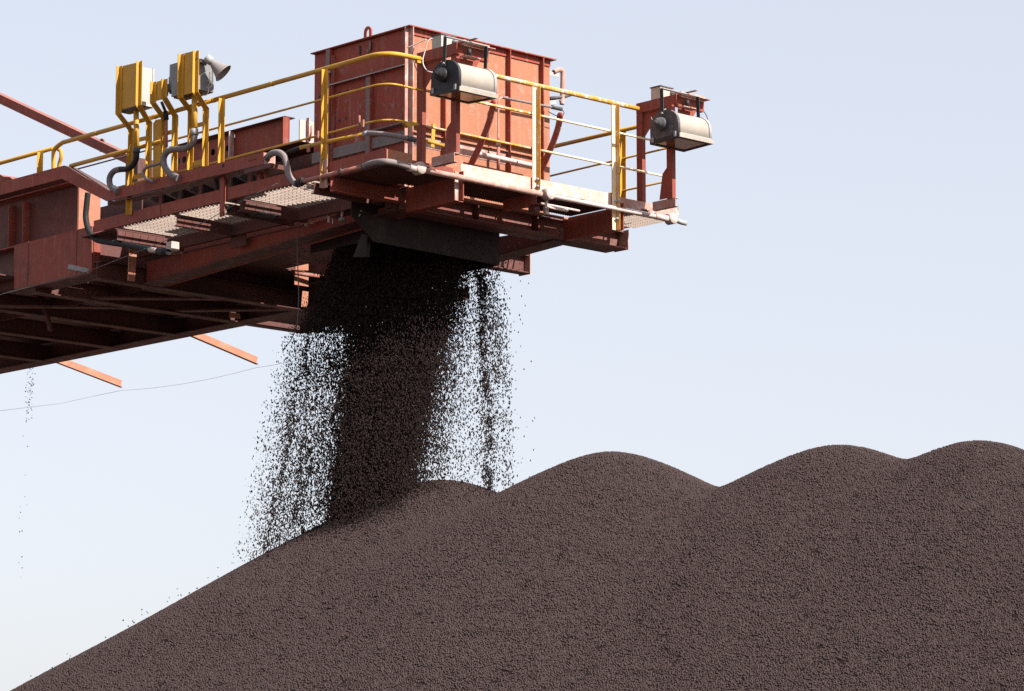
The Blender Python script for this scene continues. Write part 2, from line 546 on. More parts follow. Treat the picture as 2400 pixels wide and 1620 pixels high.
boom.part("top_flange", MB().box(0.40, 0.85, ue - 0.02, 14.0, 8.335, 8.35), 'red')
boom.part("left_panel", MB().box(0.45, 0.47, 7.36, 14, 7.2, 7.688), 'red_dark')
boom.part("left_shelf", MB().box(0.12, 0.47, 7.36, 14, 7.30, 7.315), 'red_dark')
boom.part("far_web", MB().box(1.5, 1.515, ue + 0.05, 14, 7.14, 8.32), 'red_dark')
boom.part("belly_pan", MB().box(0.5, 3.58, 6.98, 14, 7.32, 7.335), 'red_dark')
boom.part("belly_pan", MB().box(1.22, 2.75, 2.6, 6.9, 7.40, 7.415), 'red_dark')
for a0, a1 in ((2.6, 4.42), (5.12, 6.22), (6.60, 6.9)):  # gaps left so the sun reaches the orange plates
    boom.part("belly_pan", MB().box(2.752, 3.58, a0, a1, 7.40, 7.415), 'red_dark')
boom.part("far_side_wall", MB().box(3.62, 3.632, 2.6, 7.2, 7.46, 8.0), 'red_dark')
boom.part("cross_wall", MB().box(2.76, 3.59, 5.62, 5.632, 7.42, 8.3), 'red_dark')
boom.part("cross_wall", MB().box(2.76, 3.59, 6.9, 6.912, 7.42, 8.3), 'red_dark')
boom.part("sun_patch_plate", MB().plate([E(694, 616, 5.05), E(723, 619, 5.05), E(723, 634, 5.05), E(692, 632, 5.05)], (0, 0.012, 0)), 'orange', label="orange plate put in for a patch of sun under the boom")
boom.part("sun_patch_plate", MB().plate([E(691, 645, 5.05), E(723, 650, 5.05), E(723, 672, 5.05), E(690, 667, 5.05)], (0, 0.012, 0)), 'orange')  # these orange plates stand for patches of sun falling through the frame
boom.part("sun_patch_plate", MB().plate([E(709, 682, 5.05), E(723, 684, 5.05), E(721, 720, 5.05), E(706, 719, 5.05)], (0, 0.012, 0)), 'orange')
boom.part("bracket_pipe", MB().tube([E(690, 641, 5.0), E(747, 648, 4.95)], 0.024, 8), 'pipe_red')
boom.part("sun_patch_plate", MB().plate([E(538, 732, 6.62), E(563, 735, 6.62), E(563, 747, 6.62), E(538, 744, 6.62)], (0, 0.012, 0)), 'orange')
# far walkway of the boom
boom.part("walkway_channel", MB().ext(chan(0.06, 0.14, 0.008), (4.56, 3.7, 7.06), (4.56, 6.9, 7.06), B_ * -1, H_), 'red_dark')


def grating(b0, b1, a0, a1, h, along, pitch=0.068, hh=0.026, t=0.010, rods=0.11):
    mb = MB()
    if along == 'b':
        n = int((a1 - a0) / pitch)
        for i in range(n + 1):
            a = a0 + i * pitch
            mb.box(b0, b1, a, a + t, h - hh, h)
        k = int((b1 - b0) / rods)
        for i in range(k + 1):
            b = b0 + 0.01 + i * rods
            mb.box(b, b + 0.005, a0, a1, h - 0.012, h - 0.004)
    else:
        n = int((b1 - b0) / pitch)
        for i in range(n + 1):
            b = b0 + i * pitch
            mb.box(b, b + t, a0, a1, h - hh, h)
        k = int((a1 - a0) / rods)
        for i in range(k + 1):
            a = a0 + 0.01 + i * rods
            mb.box(b0, b1, a, a + 0.006, h - 0.010, h - 0.004)
    return mb


# near walkway gratings: bars across
for a0, a1, b1 in ((1.26, 2.45, 0.80), (2.80, 3.62, 0.80), (3.80, 4.75, 0.80)):
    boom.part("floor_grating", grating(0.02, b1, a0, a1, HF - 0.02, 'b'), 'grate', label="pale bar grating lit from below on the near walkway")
boom.part("floor_grating", grating(0.06, 0.78, 0.03, 1.20, HF - 0.012, 'a', pitch=0.036, t=0.006), 'red_dark')
boom.part("floor_grating", grating(0.8, 3.36, 0.03, 0.68, HF - 0.012, 'a', pitch=0.036), 'red_dark')
boom.part("floor_grating", grating(3.50, 4.42, 0.03, 0.68, HF - 0.004, 'b', pitch=0.038, t=0.006), 'grate')
boom.part("floor_plate", MB().box(3.68, 4.5, 3.7, 6.8, 7.10, 7.112), 'red_dark')
boom.part("sun_block_sheet", MB().box(0.05, 3.36, 0.05, 0.735, HF - 0.010, HF - 0.004), 'red_dark')  # added solid sheet; keeps sun through the grating off the end beam
boom.part("sun_block_sheet", MB().box(0.05, 0.80, 0.737, 1.205, HF - 0.010, HF - 0.004), 'red_dark')  # added likewise; stops sunlit stripes at the near corner
# walkway cross channels
for a in (1.215, 2.5, 2.74, 3.66, 4.8):
    boom.part("walkway_bracket", MB().ext(chan(0.05, 0.12, 0.008), (0.012, a, HF - 0.17), (0.99, a, HF - 0.17), A_, H_), 'red_dark')
boom.part("floor_plate", MB().box(0.03, 0.8, 4.86, 5.55, HF - 0.03, HF - 0.018), 'red_dark')
boom.part("floor_plate", MB().box(0.03, 0.8, 2.56, 2.735, HF - 0.03, HF - 0.018), 'red_dark')
boom.part("inner_stringer", MB().ext(chan(0.05, 0.16, 0.008), (0.83, 1.0, HF - 0.17), (0.83, 5.6, HF - 0.17), B_, H_), 'red_dark')

# head outrigger beams carrying the end walkway
for b, a1, dep, w in ((1.01, 0.84, 0.27, 0.10), (3.42, 0.84, 0.26, 0.10), (2.2, 0.55, 0.13, 0.07)):
    boom.part("outrigger_beam", MB().ext(chan(w, dep, 0.010, False), (b, 0.012, HF - 0.03 - dep), (b, a1, HF - 0.03 - dep), B_ * -1, H_), 'red')
boom.part("corner_beam", MB().ext(chan(0.08, 0.20, 0.010, False), (0.0, 0.93, HF - 0.205), (0.99, 0.93, HF - 0.205), A_, H_), 'red')
boom.part("corner_post", MB().box(0.90, 1.0, 0.96, 1.06, 7.28, 7.50), 'red_dark')
for b, lo in ((0.965, 0.30), (3.41, 0.29)):
    boom.part("beam_end_plate", MB().box(b, b + 0.075, -0.014, -0.002, HF - lo, HF + 0.02), 'white_red')
    boom.part("beam_end_plate", MB().box(b + 0.062, b + 0.0745, -0.075, -0.0145, HF - lo, HF + 0.02), 'red')

# toe boards
m = MB().box(-0.004, 0.0, 0.0, 1.06, HF - 0.0, HF + 0.125)
boom.part("toe_board", m, 'red')
boom.part("toe_board", MB().box(-0.012, 0.0, 1.09, 2.70, HF - 0.02, HF + 0.12), 'red')
boom.part("toe_board", MB().box(-0.012, 0.0, 2.76, 3.93, HF - 0.02, HF + 0.12), 'red')
boom.part("toe_board", MB().box(-0.012, 0.0, 3.95, 5.24, HF - 0.02, HF + 0.12), 'red')
boom.part("toe_board", MB().box(0.0, 0.36, -0.004, 0.0, HF, HF + 0.115), 'red_box')
boom.part("toe_board", MB().box(0.36, 0.95, -0.004, 0.0, HF, HF + 0.05), 'red')
boom.part("toe_board", MB().box(1.055, 2.20, -0.006, 0.0, HF - 0.01, HF + 0.12), 'toe_white', label="toe board streaked white with dust")
boom.part("toe_board", MB().box(2.21, 3.40, -0.006, 0.0, HF - 0.01, HF + 0.12), 'toe_white', label="toe board streaked white with dust")
boom.part("toe_board", MB().box(3.50, 4.45, -0.006, 0.0, HF - 0.01, HF + 0.10), 'white_red')
boom.part("toe_board", MB().box(4.452, 4.458, 0.0, 0.9, HF, HF + 0.11), 'white_red')
# under-grating pipe and flange seen in the sun
boom.part("wash_pipe", MB().tube([(1.1, 0.775, HF - 0.045), (4.3, 0.775, HF - 0.045)], 0.018), 'orange')
boom.part("wash_pipe", MB().tube([(2.35, 0.10, HF - 0.12), (2.95, 0.10, HF - 0.12)], 0.014), 'pipe_white')
boom.part("pipe_bracket", MB().box(2.22, 2.30, 0.06, 0.16, HF - 0.23, HF - 0.17), 'red_dark')
boom.part("pipe_bracket", MB().box(2.38, 2.43, 0.05, 0.09, HF - 0.24, HF - 0.15), 'pale')

# kinked cable trough along the near side
tb = -0.10
t_up = [S(-60, 444, tb), S(150, 388, tb), S(254, 447, tb), S(617, 356, tb)]
t_lo = [S(-60, 473, tb), S(145, 419, tb), S(250, 472, tb), S(617, 385, tb)]
m = MB()
for i in range(3):
    m2 = [t_up[i], t_up[i + 1], t_lo[i + 1], t_lo[i]]
    m.plate(m2, (0.008, 0, 0))
boom.part("cable_trough", m, 'red')
m = MB()
for i in range(3):
    up = [t_up[i], t_up[i + 1], t_up[i + 1] + Vector((0.0, 0, -0.008)), t_up[i] + Vector((0, 0, -0.008))]
    m.plate([p + Vector((0.009, 0, 0)) for p in up], (0.16, 0, 0))
    if i < 2:
        lo = [t_lo[i], t_lo[i + 1], t_lo[i + 1] + Vector((0, 0, 0.008)), t_lo[i] + Vector((0, 0, 0.008))]
        m.plate([p + Vector((0.009, 0, 0)) for p in lo], (0.16, 0, 0))
m.box(tb + 0.009, tb + 0.169, t_lo[3].y, t_lo[2].y, t_lo[3].z, t_lo[3].z + 0.008)
boom.part("trough_lid", m, 'red_dark')
boom.part("trough_end", MB().box(tb + 0.009, tb + 0.17, t_up[3].y - 0.002, t_up[3].y + 0.006, t_lo[3].z + 0.009, t_up[3].z - 0.009), 'white_red')
pl = t_lo[3]
boom.part("trough_shoe", MB().box(tb + 0.0, tb + 0.26, pl.y - 0.12, pl.y + 0.33, pl.z - 0.055, pl.z - 0.004), 'red_dark')
boom.part("trough_support", MB().box(0.02, 0.06, pl.y + 0.1, pl.y + 0.13, HF + 0.1, pl.z - 0.056), 'red')
for x, y0, y1 in ((524, 380, 418), (610, 390, 425)):
    p = S(x, y0, 0.01)
    boom.part("trough_support", MB().box(0.01, 0.05, p.y, p.y + 0.06, HF - 0.02, p.z), 'red')
p = S(523, 419, -0.02)
boom.part("hanger", MB().box(-0.03, -0.013, p.y - 0.03, p.y + 0.045, S(523, 507, -0.02).z, S(523, 385, -0.02).z), 'red')
p = S(556, 515, 0.97)
boom.part("hanger_plate", MB().plate([S(540, 512, 0.9), S(576, 507, 0.9), S(576, 574, 0.9), S(541, 583, 0.9)], (0.015, 0, 0)), 'red_dark')
boom.part("stub_bracket", MB().box(0.9, 1.05, S(405, 570, .9).y, S(405, 570, .9).y + 0.10, 7.33, 7.44), 'white_red')
boom.part("slack_stop", MB().plate([E(402, 565, 4.05), E(420, 567, 4.05), E(420, 588, 4.05), E(401, 585, 4.05)], (0, 0.10, 0)), 'pale')
boom.part("drop_strut", MB().plate([E(305, 550, 5.1), E(324, 548, 5.1), E(316, 660, 5.1), E(300, 658, 5.1)], (0, 0.012, 0)), 'orange')
boom.part("curved_arm", MB().tube([S(88, 680, 1.2), S(98, 705, 1.2), S(112, 745, 1.2), S(118, 775, 1.2)], 0.03, 6, True), 'red_dark')
# stub holding the near pull wire
sm_ = MB().bar(S(160, 626, 0.1), S(207, 636, 0.31), 0.06, 0.055)
boom.part("wire_outrigger", sm_, 'steel')

for x, y in ((585, 376), (590, 375), (595, 374), (600, 373), (362, 424), (368, 423), (374, 421), (60, 414), (66, 413), (80, 411), (88, 410)):
    p = S(x, y, tb)
    boom.part("trough_bolt", MB().lathe(p, (-1, 0, 0), [(0, 0.007), (0.008, 0.007), (0.008, 0.0)], 6), 'red_dark')
p = S(523, 388, tb)
boom.part("drain_hole", MB().lathe(p + Vector((-0.0005, 0, 0)), (-1, 0, 0), [(0, 0.022), (0.002, 0.022), (0.002, 0.0)], 14), 'black')
# conveyor belt frame with lightening holes, behind the walkway
fb = 1.5


def holed_plate(mb, a0, a1, h0, h1, b, holes, r, t=0.01):
    """vertical plate at b with round holes (hole centres share one level)"""
    holes = sorted(holes)
    cuts = [a0] + [(holes[i] + holes[i + 1]) / 2 for i in range(len(holes) - 1)] + [a1]
    hc = (h0 + h1) / 2 - 0.01
    for i, c in enumerate(holes):
        l, rr_ = cuts[i], cuts[i + 1]
        n = 20
        circ = [(c + r * math.cos(2 * math.pi * k / n + math.pi / 4), hc + r * math.sin(2 * math.pi * k / n + math.pi / 4)) for k in range(n)]
        rect = []
        for k in range(n):
            side, f = divmod(k, n // 4)
            f = f / (n // 4)
            P4 = [(rr_, h1), (l, h1), (l, h0), (rr_, h0), (rr_, h1)]
            rect.append((P4[side][0] + (P4[side + 1][0] - P4[side][0]) * f, P4[side][1] + (P4[side + 1][1] - P4[side][1]) * f))
        vs = [(b, p[0], p[1]) for p in circ] + [(b, p[0], p[1]) for p in rect] + [(b + t, p[0], p[1]) for p in circ]
        fs = [(k, (k + 1) % n, (k + 1) % n + n, k + n) for k in range(n)] + [(k, (k + 1) % n, (k + 1) % n + 2 * n, k + 2 * n) for k in range(n)]
        mb.add(vs, fs)
    return mb


hol = [S(x, 345, fb).y for x in (418, 432, 499, 515.5, 534)]
al, ar = S(405, 350, fb).y, S(549, 320, fb).y
m = holed_plate(MB(), ar, al, 8.52, 8.80, fb, hol, 0.043)
boom.part("belt_side_plate", m, 'red')
boom.part("dark_backing", MB().box(fb + 0.08, fb + 0.09, ar, al, 8.50, 8.79), 'belt')  # dark sheet set behind the round holes
a_e = S(676, 300, fb).y
boom.part("belt_side_plate", MB().box(fb + 0.01, fb + 0.02, a_e, ar, 8.46, 8.83), 'red')
boom.part("top_flange", MB().box(fb - 0.06, fb + 0.10, a_e, al, 8.832, 8.842), 'red_dark')
boom.part("bottom_flange", MB().box(fb - 0.08, fb + 0.08, a_e - 0.1, al, 8.44, 8.455), 'red_dark')
boom.part("frame_rib", MB().box(fb - 0.08, fb - 0.001, ar - 0.006, ar + 0.006, 8.456, 8.83), 'white_red')
boom.part("frame_rib", MB().box(fb - 0.08, fb + 0.005, a_e, a_e + 0.01, 7.7, 8.83), 'red')
for x in (480, 492, 505):
    p = S(x, 350, fb - 0.05)
aw = E(700, 300, a_e).x
boom.part("wind_board", MB().box(aw, aw + 0.25, a_e - 0.02, a_e - 0.005, 7.7, 8.83), 'pale')
boom.part("wind_board_rib", MB().box(aw + 0.10, aw + 0.115, a_e - 0.07, a_e - 0.021, 7.7, 8.86), 'white_red')
boom.part("wind_board_rib", MB().box(aw + 0.24, aw + 0.255, a_e - 0.07, a_e - 0.021, 7.7, 8.86), 'red_side')
boom.part("shade_plate", MB().box(0.95, 1.42, 2.6, 5.55, 8.30, 8.31), 'red_dark')  # added plate that keeps the sun off the idler rollers
boom.part("dark_back_plate", MB().box(1.60, 1.61, 2.6, 7.2, 7.42, 8.45), 'red_dark')  # dark plate added so the space behind the rollers looks shaded
boom.part("conveyor_belt", MB().box(1.55, 3.0, 2.6, 13.0, 8.05, 8.07), 'belt')
boom.part("skirt_plate", MB().box(1.30, 1.31, 2.6, 5.6, 7.74, 8.10), 'red_dark')
for x in (395, 440, 487, 556, 602):
    a = S(x, 420, 1.2).y
    boom.part("idler_roller", MB().tube([(0.95, a, 8.13), (1.55, a, 7.98)], 0.07, 12), 'belt')  # dark belt colour stands for the shade the rollers sit in
    boom.part("idler_bracket", MB().box(1.0, 1.03, a - 0.14, a - 0.07, 7.75, 8.2), 'red_dark')
# chute skirt under the head
m = MB().plate([(0.95, 1.3, 6.95), (2.83, 1.3, 6.93), (2.83, 1.3, 7.42), (0.62, 1.3, 7.42), (0.62, 1.3, 7.2)], (0, 0.012, 0))
boom.part("chute_skirt", m, 'soot')
boom.part("chute_skirt", MB().plate([(1.36, 1.315, 7.4), (1.36, 2.9, 7.4), (1.36, 2.9, 7.1), (1.36, 1.315, 7.1)], (0.012, 0, 0)), 'soot')
boom.part("chute_skirt", MB().box(2.83, 2.845, 1.3, 3.0, 6.93, 7.42), 'soot')
boom.part("skirt_tab", MB().plate([S(827, 603, 0.95), S(858, 602, 0.95), S(861, 552, 0.95), S(848, 548, 0.95)], (0.05, 0, 0)), 'soot')

# ================================================================ discharge box
AL, BR = 2.432, 3.165
box_t = Thing("discharge_box", "tall rust red steel box with ribbed panels behind the yellow rails at the boom head", "box", (2.0, 1.6, HF))
P = box_t.part
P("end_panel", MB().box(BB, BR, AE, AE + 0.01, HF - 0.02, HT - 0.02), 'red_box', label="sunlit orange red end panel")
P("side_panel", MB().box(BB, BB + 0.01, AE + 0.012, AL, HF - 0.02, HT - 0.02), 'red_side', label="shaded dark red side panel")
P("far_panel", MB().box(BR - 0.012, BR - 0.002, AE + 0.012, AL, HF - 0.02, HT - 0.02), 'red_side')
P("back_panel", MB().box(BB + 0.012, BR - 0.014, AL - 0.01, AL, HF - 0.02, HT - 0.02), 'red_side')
P("top_rim", MB().box(BB - 0.05, BR + 0.045, AE - 0.072, AL + 0.02, HT - 0.012, HT), 'red_side')


def rib_end(x0, x1, mat='red_side'):
    b = E(x0, 300, AE - 0.07).x
    P("rib", MB().box(b, b + 0.012, AE - 0.07, AE - 0.001, HF, HT - 0.013), mat)
    P("rib_flange", MB().box(b + 0.0125, b + 0.04, AE - 0.008, AE - 0.002, HF, HT - 0.10), 'white_red')


for x in (1044, 1196, 1274):
    rib_end(x, 0)
P("corner_rib", MB().box(BB - 0.002, BB + 0.010, AE - 0.07, AE - 0.001, HF, HT - 0.013), 'white_red')
P("corner_flange", MB().box(BB - 0.058, BB - 0.003, AE - 0.004, AE + 0.008, HF - 0.02, HT - 0.013), 'white_red', label="whitened corner strip")
P("rim_angle", MB().box(BB + 0.011, BR, AE - 0.014, AE - 0.002, HT - 0.085, HT - 0.013), 'red_side')
bz = E(1100, 333, AE).z
P("belt_stiffener", MB().ext([(0, 0), (0.035, 0), (0.035, 0.008), (0.008, 0.008), (0.008, 0.075), (0.06, 0.075), (0.06, 0.083), (0, 0.083)],
                         (BB + 0.012, AE - 0.002, bz - 0.03), (E(1273, 300, AE).x, AE - 0.002, bz - 0.03), A_ * -1, H_), 'red_box')
P("dusted_skirt", MB().box(BB + 0.06, E(1195, 300, AE).x, AE - 0.006, AE - 0.002, bz - 0.17, bz - 0.04), 'white_red')
# side face members
for x in (765, 860):
    a = S(x + 16, 250, BB).y
    h1 = HT - 0.02 if x == 765 else S(866, 184, BB).z
    P("rib", MB().box(BB - 0.055, BB - 0.001, a, a + 0.012, HF, h1), 'red_side')
    P("rib_flange", MB().box(BB - 0.055, BB - 0.045, a + 0.0125, a + 0.075, HF, h1), 'hose')
P("side_rib", MB().box(BB - 0.055, BB - 0.001, S(786, 250, BB).y, S(786, 250, BB).y + 0.015, HF, HT - 0.1), 'red_side')
hz = S(850, 184, BB).z
P("side_stiffener", MB().box(BB - 0.065, BB - 0.0565, AE + 0.01, S(772, 205, BB).y, hz, hz + 0.012), 'steel')
P("side_stiffener", MB().box(BB - 0.055, BB - 0.001, AE + 0.01, S(772, 205, BB).y, hz + 0.013, hz + 0.02), 'red_side')
hz = S(920, 300, BB).z
P("side_stiffener", MB().box(BB - 0.075, BB - 0.002, AE + 0.01, S(880, 310, BB).y, hz, hz + 0.014), 'hose')
hz = S(880, 345, BB).z
P("side_sill", MB().box(BB - 0.03, BB - 0.002, AE + 0.01, AL, hz - 0.02, hz + 0.10), 'hose')
for x, y in ((797, 216), (813, 213), (796, 282), (811.5, 277), (795, 371), (812, 367), (749, 226)):
    p = S(x, y, BB)
    P("bolt", MB().lathe(p, (-1, 0, 0), [(0.0, 0.016), (0.012, 0.016), (0.012, 0.002)], 10), 'lampgrey')
# lifting lug and hooks
pl0 = S(851, 88, BB - 0.03)
lug = MB()
n = 14
ctr = S(861, 78, 1.35)
for i in range(n):
    t0, t1 = math.pi * i / n, math.pi * (i + 1) / n
    R, r2 = 0.062, 0.028
    lug.plate([ctr + Vector((0, R * math.cos(t0), 0.02 + R * math.sin(t0))), ctr + Vector((0, R * math.cos(t1), 0.02 + R * math.sin(t1))),
               ctr + Vector((0, r2 * math.cos(t1), 0.02 + r2 * math.sin(t1))), ctr + Vector((0, r2 * math.cos(t0), 0.02 + r2 * math.sin(t0)))], (0.02, 0, 0))
for s_ in (-1, 1):
    lug.plate([ctr + Vector((0, s_ * 0.062, 0.02)), ctr + Vector((0, s_ * 0.028, 0.02)), ctr + Vector((0, s_ * 0.028, -0.06)), ctr + Vector((0, s_ * 0.068, -0.10))], (0.02, 0, 0))
P("lifting_lug", lug, 'red_side')
for x, y in ((845, 118), (869, 108)):
    p = S(x, y, BB)
    P("slot", MB().box(BB - 0.012, BB - 0.001, p.y - 0.012, p.y + 0.012, p.z - 0.05, p.z + 0.05), 'black')
p = S(868, 116, BB)
P("hook", MB().tube([p + Vector((-.02, -.02, .08)), p + Vector((-.03, -.03, 0.0)), p + Vector((-.03, 0.0, -.03)), p + Vector((-.03, .03, -.01))], 0.012, 8, True), 'hose')
p = S(784, 172, BB)
P("hand_wheel", MB().lathe(p, (-1, 0, 0), [(0.0, 0.01), (0.10, 0.01), (0.10, 0.045), (0.115, 0.045), (0.115, 0.005)], 12), 'steel')
# toe strips and cleats at the box foot
P("base_plate", MB().box(0.30, BB - 0.06, AE - 0.05, AE + 0.03, HF + 0.0, HF + 0.014), 'red_box')
P("foot_bracket", MB().plate([(0.75, AE - 0.02, HF + 0.015), (BB - 0.06, AE - 0.02, HF + 0.015), (BB - 0.06, AE - 0.02, HF + 0.25)], (0, 0.012, 0)), 'white_red')

# ================================================================ support arms behind the end rails
for k, (x0, y0, lab) in enumerate(((1155, 243, "curved dark red flat steel arm leaning behind the rails under the nearer floodlight"),
                                   (1312, 272, "curved dark red flat steel arm leaning out past the right edge of the discharge box"))):
    p = E(x0, y0, 0.06)
    b = p.x
    pts = [Vector((b, 0.06, p.z)), Vector((b, 0.10, p.z - 0.14)), Vector((b, 0.21, p.z - 0.34)), Vector((b, 0.36, p.z - 0.55)), Vector((b, 0.55, p.z - 0.78)), Vector((b, 0.66, p.z - 0.92))]
    sp = smooth_path(pts, 4)
    mb = MB()
    w = 0.045
    for i in range(len(sp) - 1):
        d0 = (sp[min(i + 1, len(sp) - 1)] - sp[max(i - 1, 0)]).normalized()
        d1 = (sp[min(i + 2, len(sp) - 1)] - sp[i]).normalized()
        n0, n1 = d0.cross(B_).normalized() * w, d1.cross(B_).normalized() * w
        mb.plate([sp[i] + n0, sp[i + 1] + n1, sp[i + 1] - n1, sp[i] - n0], (0.012, 0, 0))
    mb.lathe(Vector((b, 0.065, p.z)), (1, 0, 0), [(0, 0.0), (0, 0.045), (0.0125, 0.045), (0.0125, 0.0)], 16)
    single("support_arm", mb, 'red_side', lab, "bracket", group="curved arms behind the end rails")

# ================================================================ guard rails
RH, MH, LH = 8.70, 8.365, 7.972
side = Thing("side_guard_rail", "yellow pipe guard rail along the shaded near side walkway of the boom", "railing", (0, 2.5, HF))
c1 = S(883, 125, 0)
top = [Vector((0, 5.93, RH)), Vector((0, 3.0, RH)), Vector((0, 0.30, RH)), Vector((0.015, 0.17, RH)), Vector((0.10, 0.055, RH)), Vector((0.24, 0.01, RH)), Vector((0.50, 0.0, RH))]
side.part("top_rail", MB().tube(top[:2], 0.027).tube([top[1], Vector((0, .45, RH))] + smooth_path(top[2:]), 0.027), 'yellow')
side.part("top_rail", MB().tube([top[0], S(135, 343, 0), S(127, 352, 0), S(125.5, 365, 0), S(126, 405, 0)], 0.027, 10, True), 'yellow')
side.part("mid_rail", MB().tube([(0, 3.9, MH), (0, 0.35, MH)] + smooth_path([Vector((0, 0.30, MH)), Vector((0.02, 0.14, MH)), Vector((0.14, 0.02, MH)), Vector((0.50, 0.0, MH - 0.01))]), 0.0125, 8), 'yellow')
side.part("mid_rail", MB().tube([(0, 5.75, 8.385), (0, 3.95, 8.385)], 0.026), 'yellow')
side.part("mid_rail", MB().tube([(0.12, 5.85, 8.37), (0.12, 4.2, 8.37)], 0.010, 8), 'hose')
side.part("mid_rail", MB().tube([(0, 5.1, LH + 0.0), (0, 0.35, LH)] + smooth_path([Vector((0, 0.30, LH)), Vector((0.02, 0.14, LH)), Vector((0.14, 0.02, LH)), Vector((0.45, 0.0, LH + 0.0))]), 0.0125, 8), 'yellow')
side.part("top_rail", MB().tube([(0, 9.0, 8.662), (0, 6.12, 8.662)], 0.025), 'yellow')
side.part("end_loop", MB().tube([S(137, 351, 0.25), S(142, 354, 0.25), S(143.5, 368, 0.25), S(139, 385, 0.25), S(137, 405, 0.25)], 0.024, 10, True), 'yellow')
for x, hb in ((764, HF - 0.10), (523, 7.9), (100, 8.25), (310, 7.6)):
    a = S(x - 3, 300, -0.03).y
    ht = RH - 0.02 if x != 310 else 8.36
    if x == 100:
        ht = 8.64
    mb = MB().loft(LP, [(-0.028, a, hb), (-0.028, a, ht)])
    side.part("post", mb, 'yellow')
    if x == 764:
        side.part("post_foot", MB().loft([(q[0] * 1.12, q[1] * 1.12) for q in LP], [(-0.032, a, HF - 0.16), (-0.032, a, HF + 0.16)]), 'pipe_pink')
side.part("post", MB().plate([S(359, 289, 0), S(365, 281, 0), S(377, 279, 0), S(377, 415, 0), S(359, 419, 0)], (0.012, 0, 0)), 'yellow', label="wide flat yellow board post")

end = Thing("end_guard_rail", "yellow guard rail with worn whitish mid rails across the sunlit end of the boom head", "railing", (2.2, 0, HF))
end.part("top_rail", MB().tube([(0.52, 0.0, RH), (3.80, 0.0, RH)], 0.027), 'yellow_dusty')
for h_ in (MH, LH):
    end.part("mid_rail", MB().tube([(0.55, 0.0, h_), (2.26, 0.0, h_)], 0.0135 if h_ == LH else 0.016, 8), 'yellow_dusty')
    end.part("mid_rail", MB().tube([(2.27, 0.0, h_), (4.26, 0.0, h_)], 0.0135, 8), 'rail_white')
for x in (1247.5, 1434):
    b = E(x, 400, -0.03).x + 0.05
    a = -0.03
    lo = HF - 0.02 if x < 1400 else HF - 0.30
    # chamfered top of the post
    end.part("post", MB().loft([(-0.068, 0.006), (-0.068, 0.0), (-0.006, 0.0), (-0.006, -0.06), (0, -0.06), (0, 0.006)], [(b + 0.02, a, lo), (b + 0.02, a, RH - 0.03)]), 'yellow_dusty')
    end.part("sunlit_worn_face", MB().box(b - 0.047, b + 0.013, a - 0.004, a - 0.0006, lo + 0.002, RH - 0.04), 'rail_white')  # white strip paints sun glare onto the post's lit, worn flange
    for z in (HF + 0.10, HF + 0.02) if x < 1400 else (HF + 0.03, HF - 0.17):
        end.part("bolt", MB().lathe((b + 0.012, a - 0.03, z), (-1, 0, 0), [(0, 0.016), (0.02, 0.016), (0.02, 0.008), (0.035, 0.008), (0.035, 0.0)], 8), 'steel')

far = Thing("far_guard_rail", "ochre guard rail on the shaded far side of the boom head, seen between the rails", "railing", (4.3, 1.2, HF))
far.part("top_rail", MB().tube([(4.3, 0.02, 8.655), (4.3, 2.4, 8.655)], 0.025), 'yellow')
far.part("mid_rail", MB().tube([(4.3, 0.02, 8.32), (4.3, 2.4, 8.30)], 0.0125, 8), 'yellow')
far.part("mid_rail", MB().tube([(4.3, 0.02, 7.93), (4.3, 2.4, 7.93)], 0.0125, 8), 'yellow')
side.part("rail_bracket", MB().plate([E(948, 289, -.01), E(977, 283, -.01), E(980, 292, -.01), E(958, 299, -.01)], (0, 0.05, 0)), 'yellow')
side.part("rail_bracket", MB().box(0.42, 0.52, -0.012, 0.03, RH - 0.05, RH + 0.02), 'yellow')
for x, y in ((746, 316), (852, 290)):
    p = S(x, y, -0.015)
    side.part("rail_clip", MB().box(-0.035, -0.014, p.y - 0.015, p.y + 0.015, p.z - 0.04, p.z + 0.04), 'pipe_red')
for a in (5.25, 4.1, 3.0, 1.95):
    side.part("rail_joint", MB().tube([(0, a, RH), (0, a - 0.02, RH)], 0.0305), 'yellow')
pa = S(1459, 400, 4.3).y
far.part("post", MB().loft([(q[0], q[1]) for q in LP], [(4.31, pa, HF - 0.02), (4.31, pa, 8.64)]), 'yellow')

# ================================================================ lamp frames and floodlights
FH = 8.795                  # top of frame beam


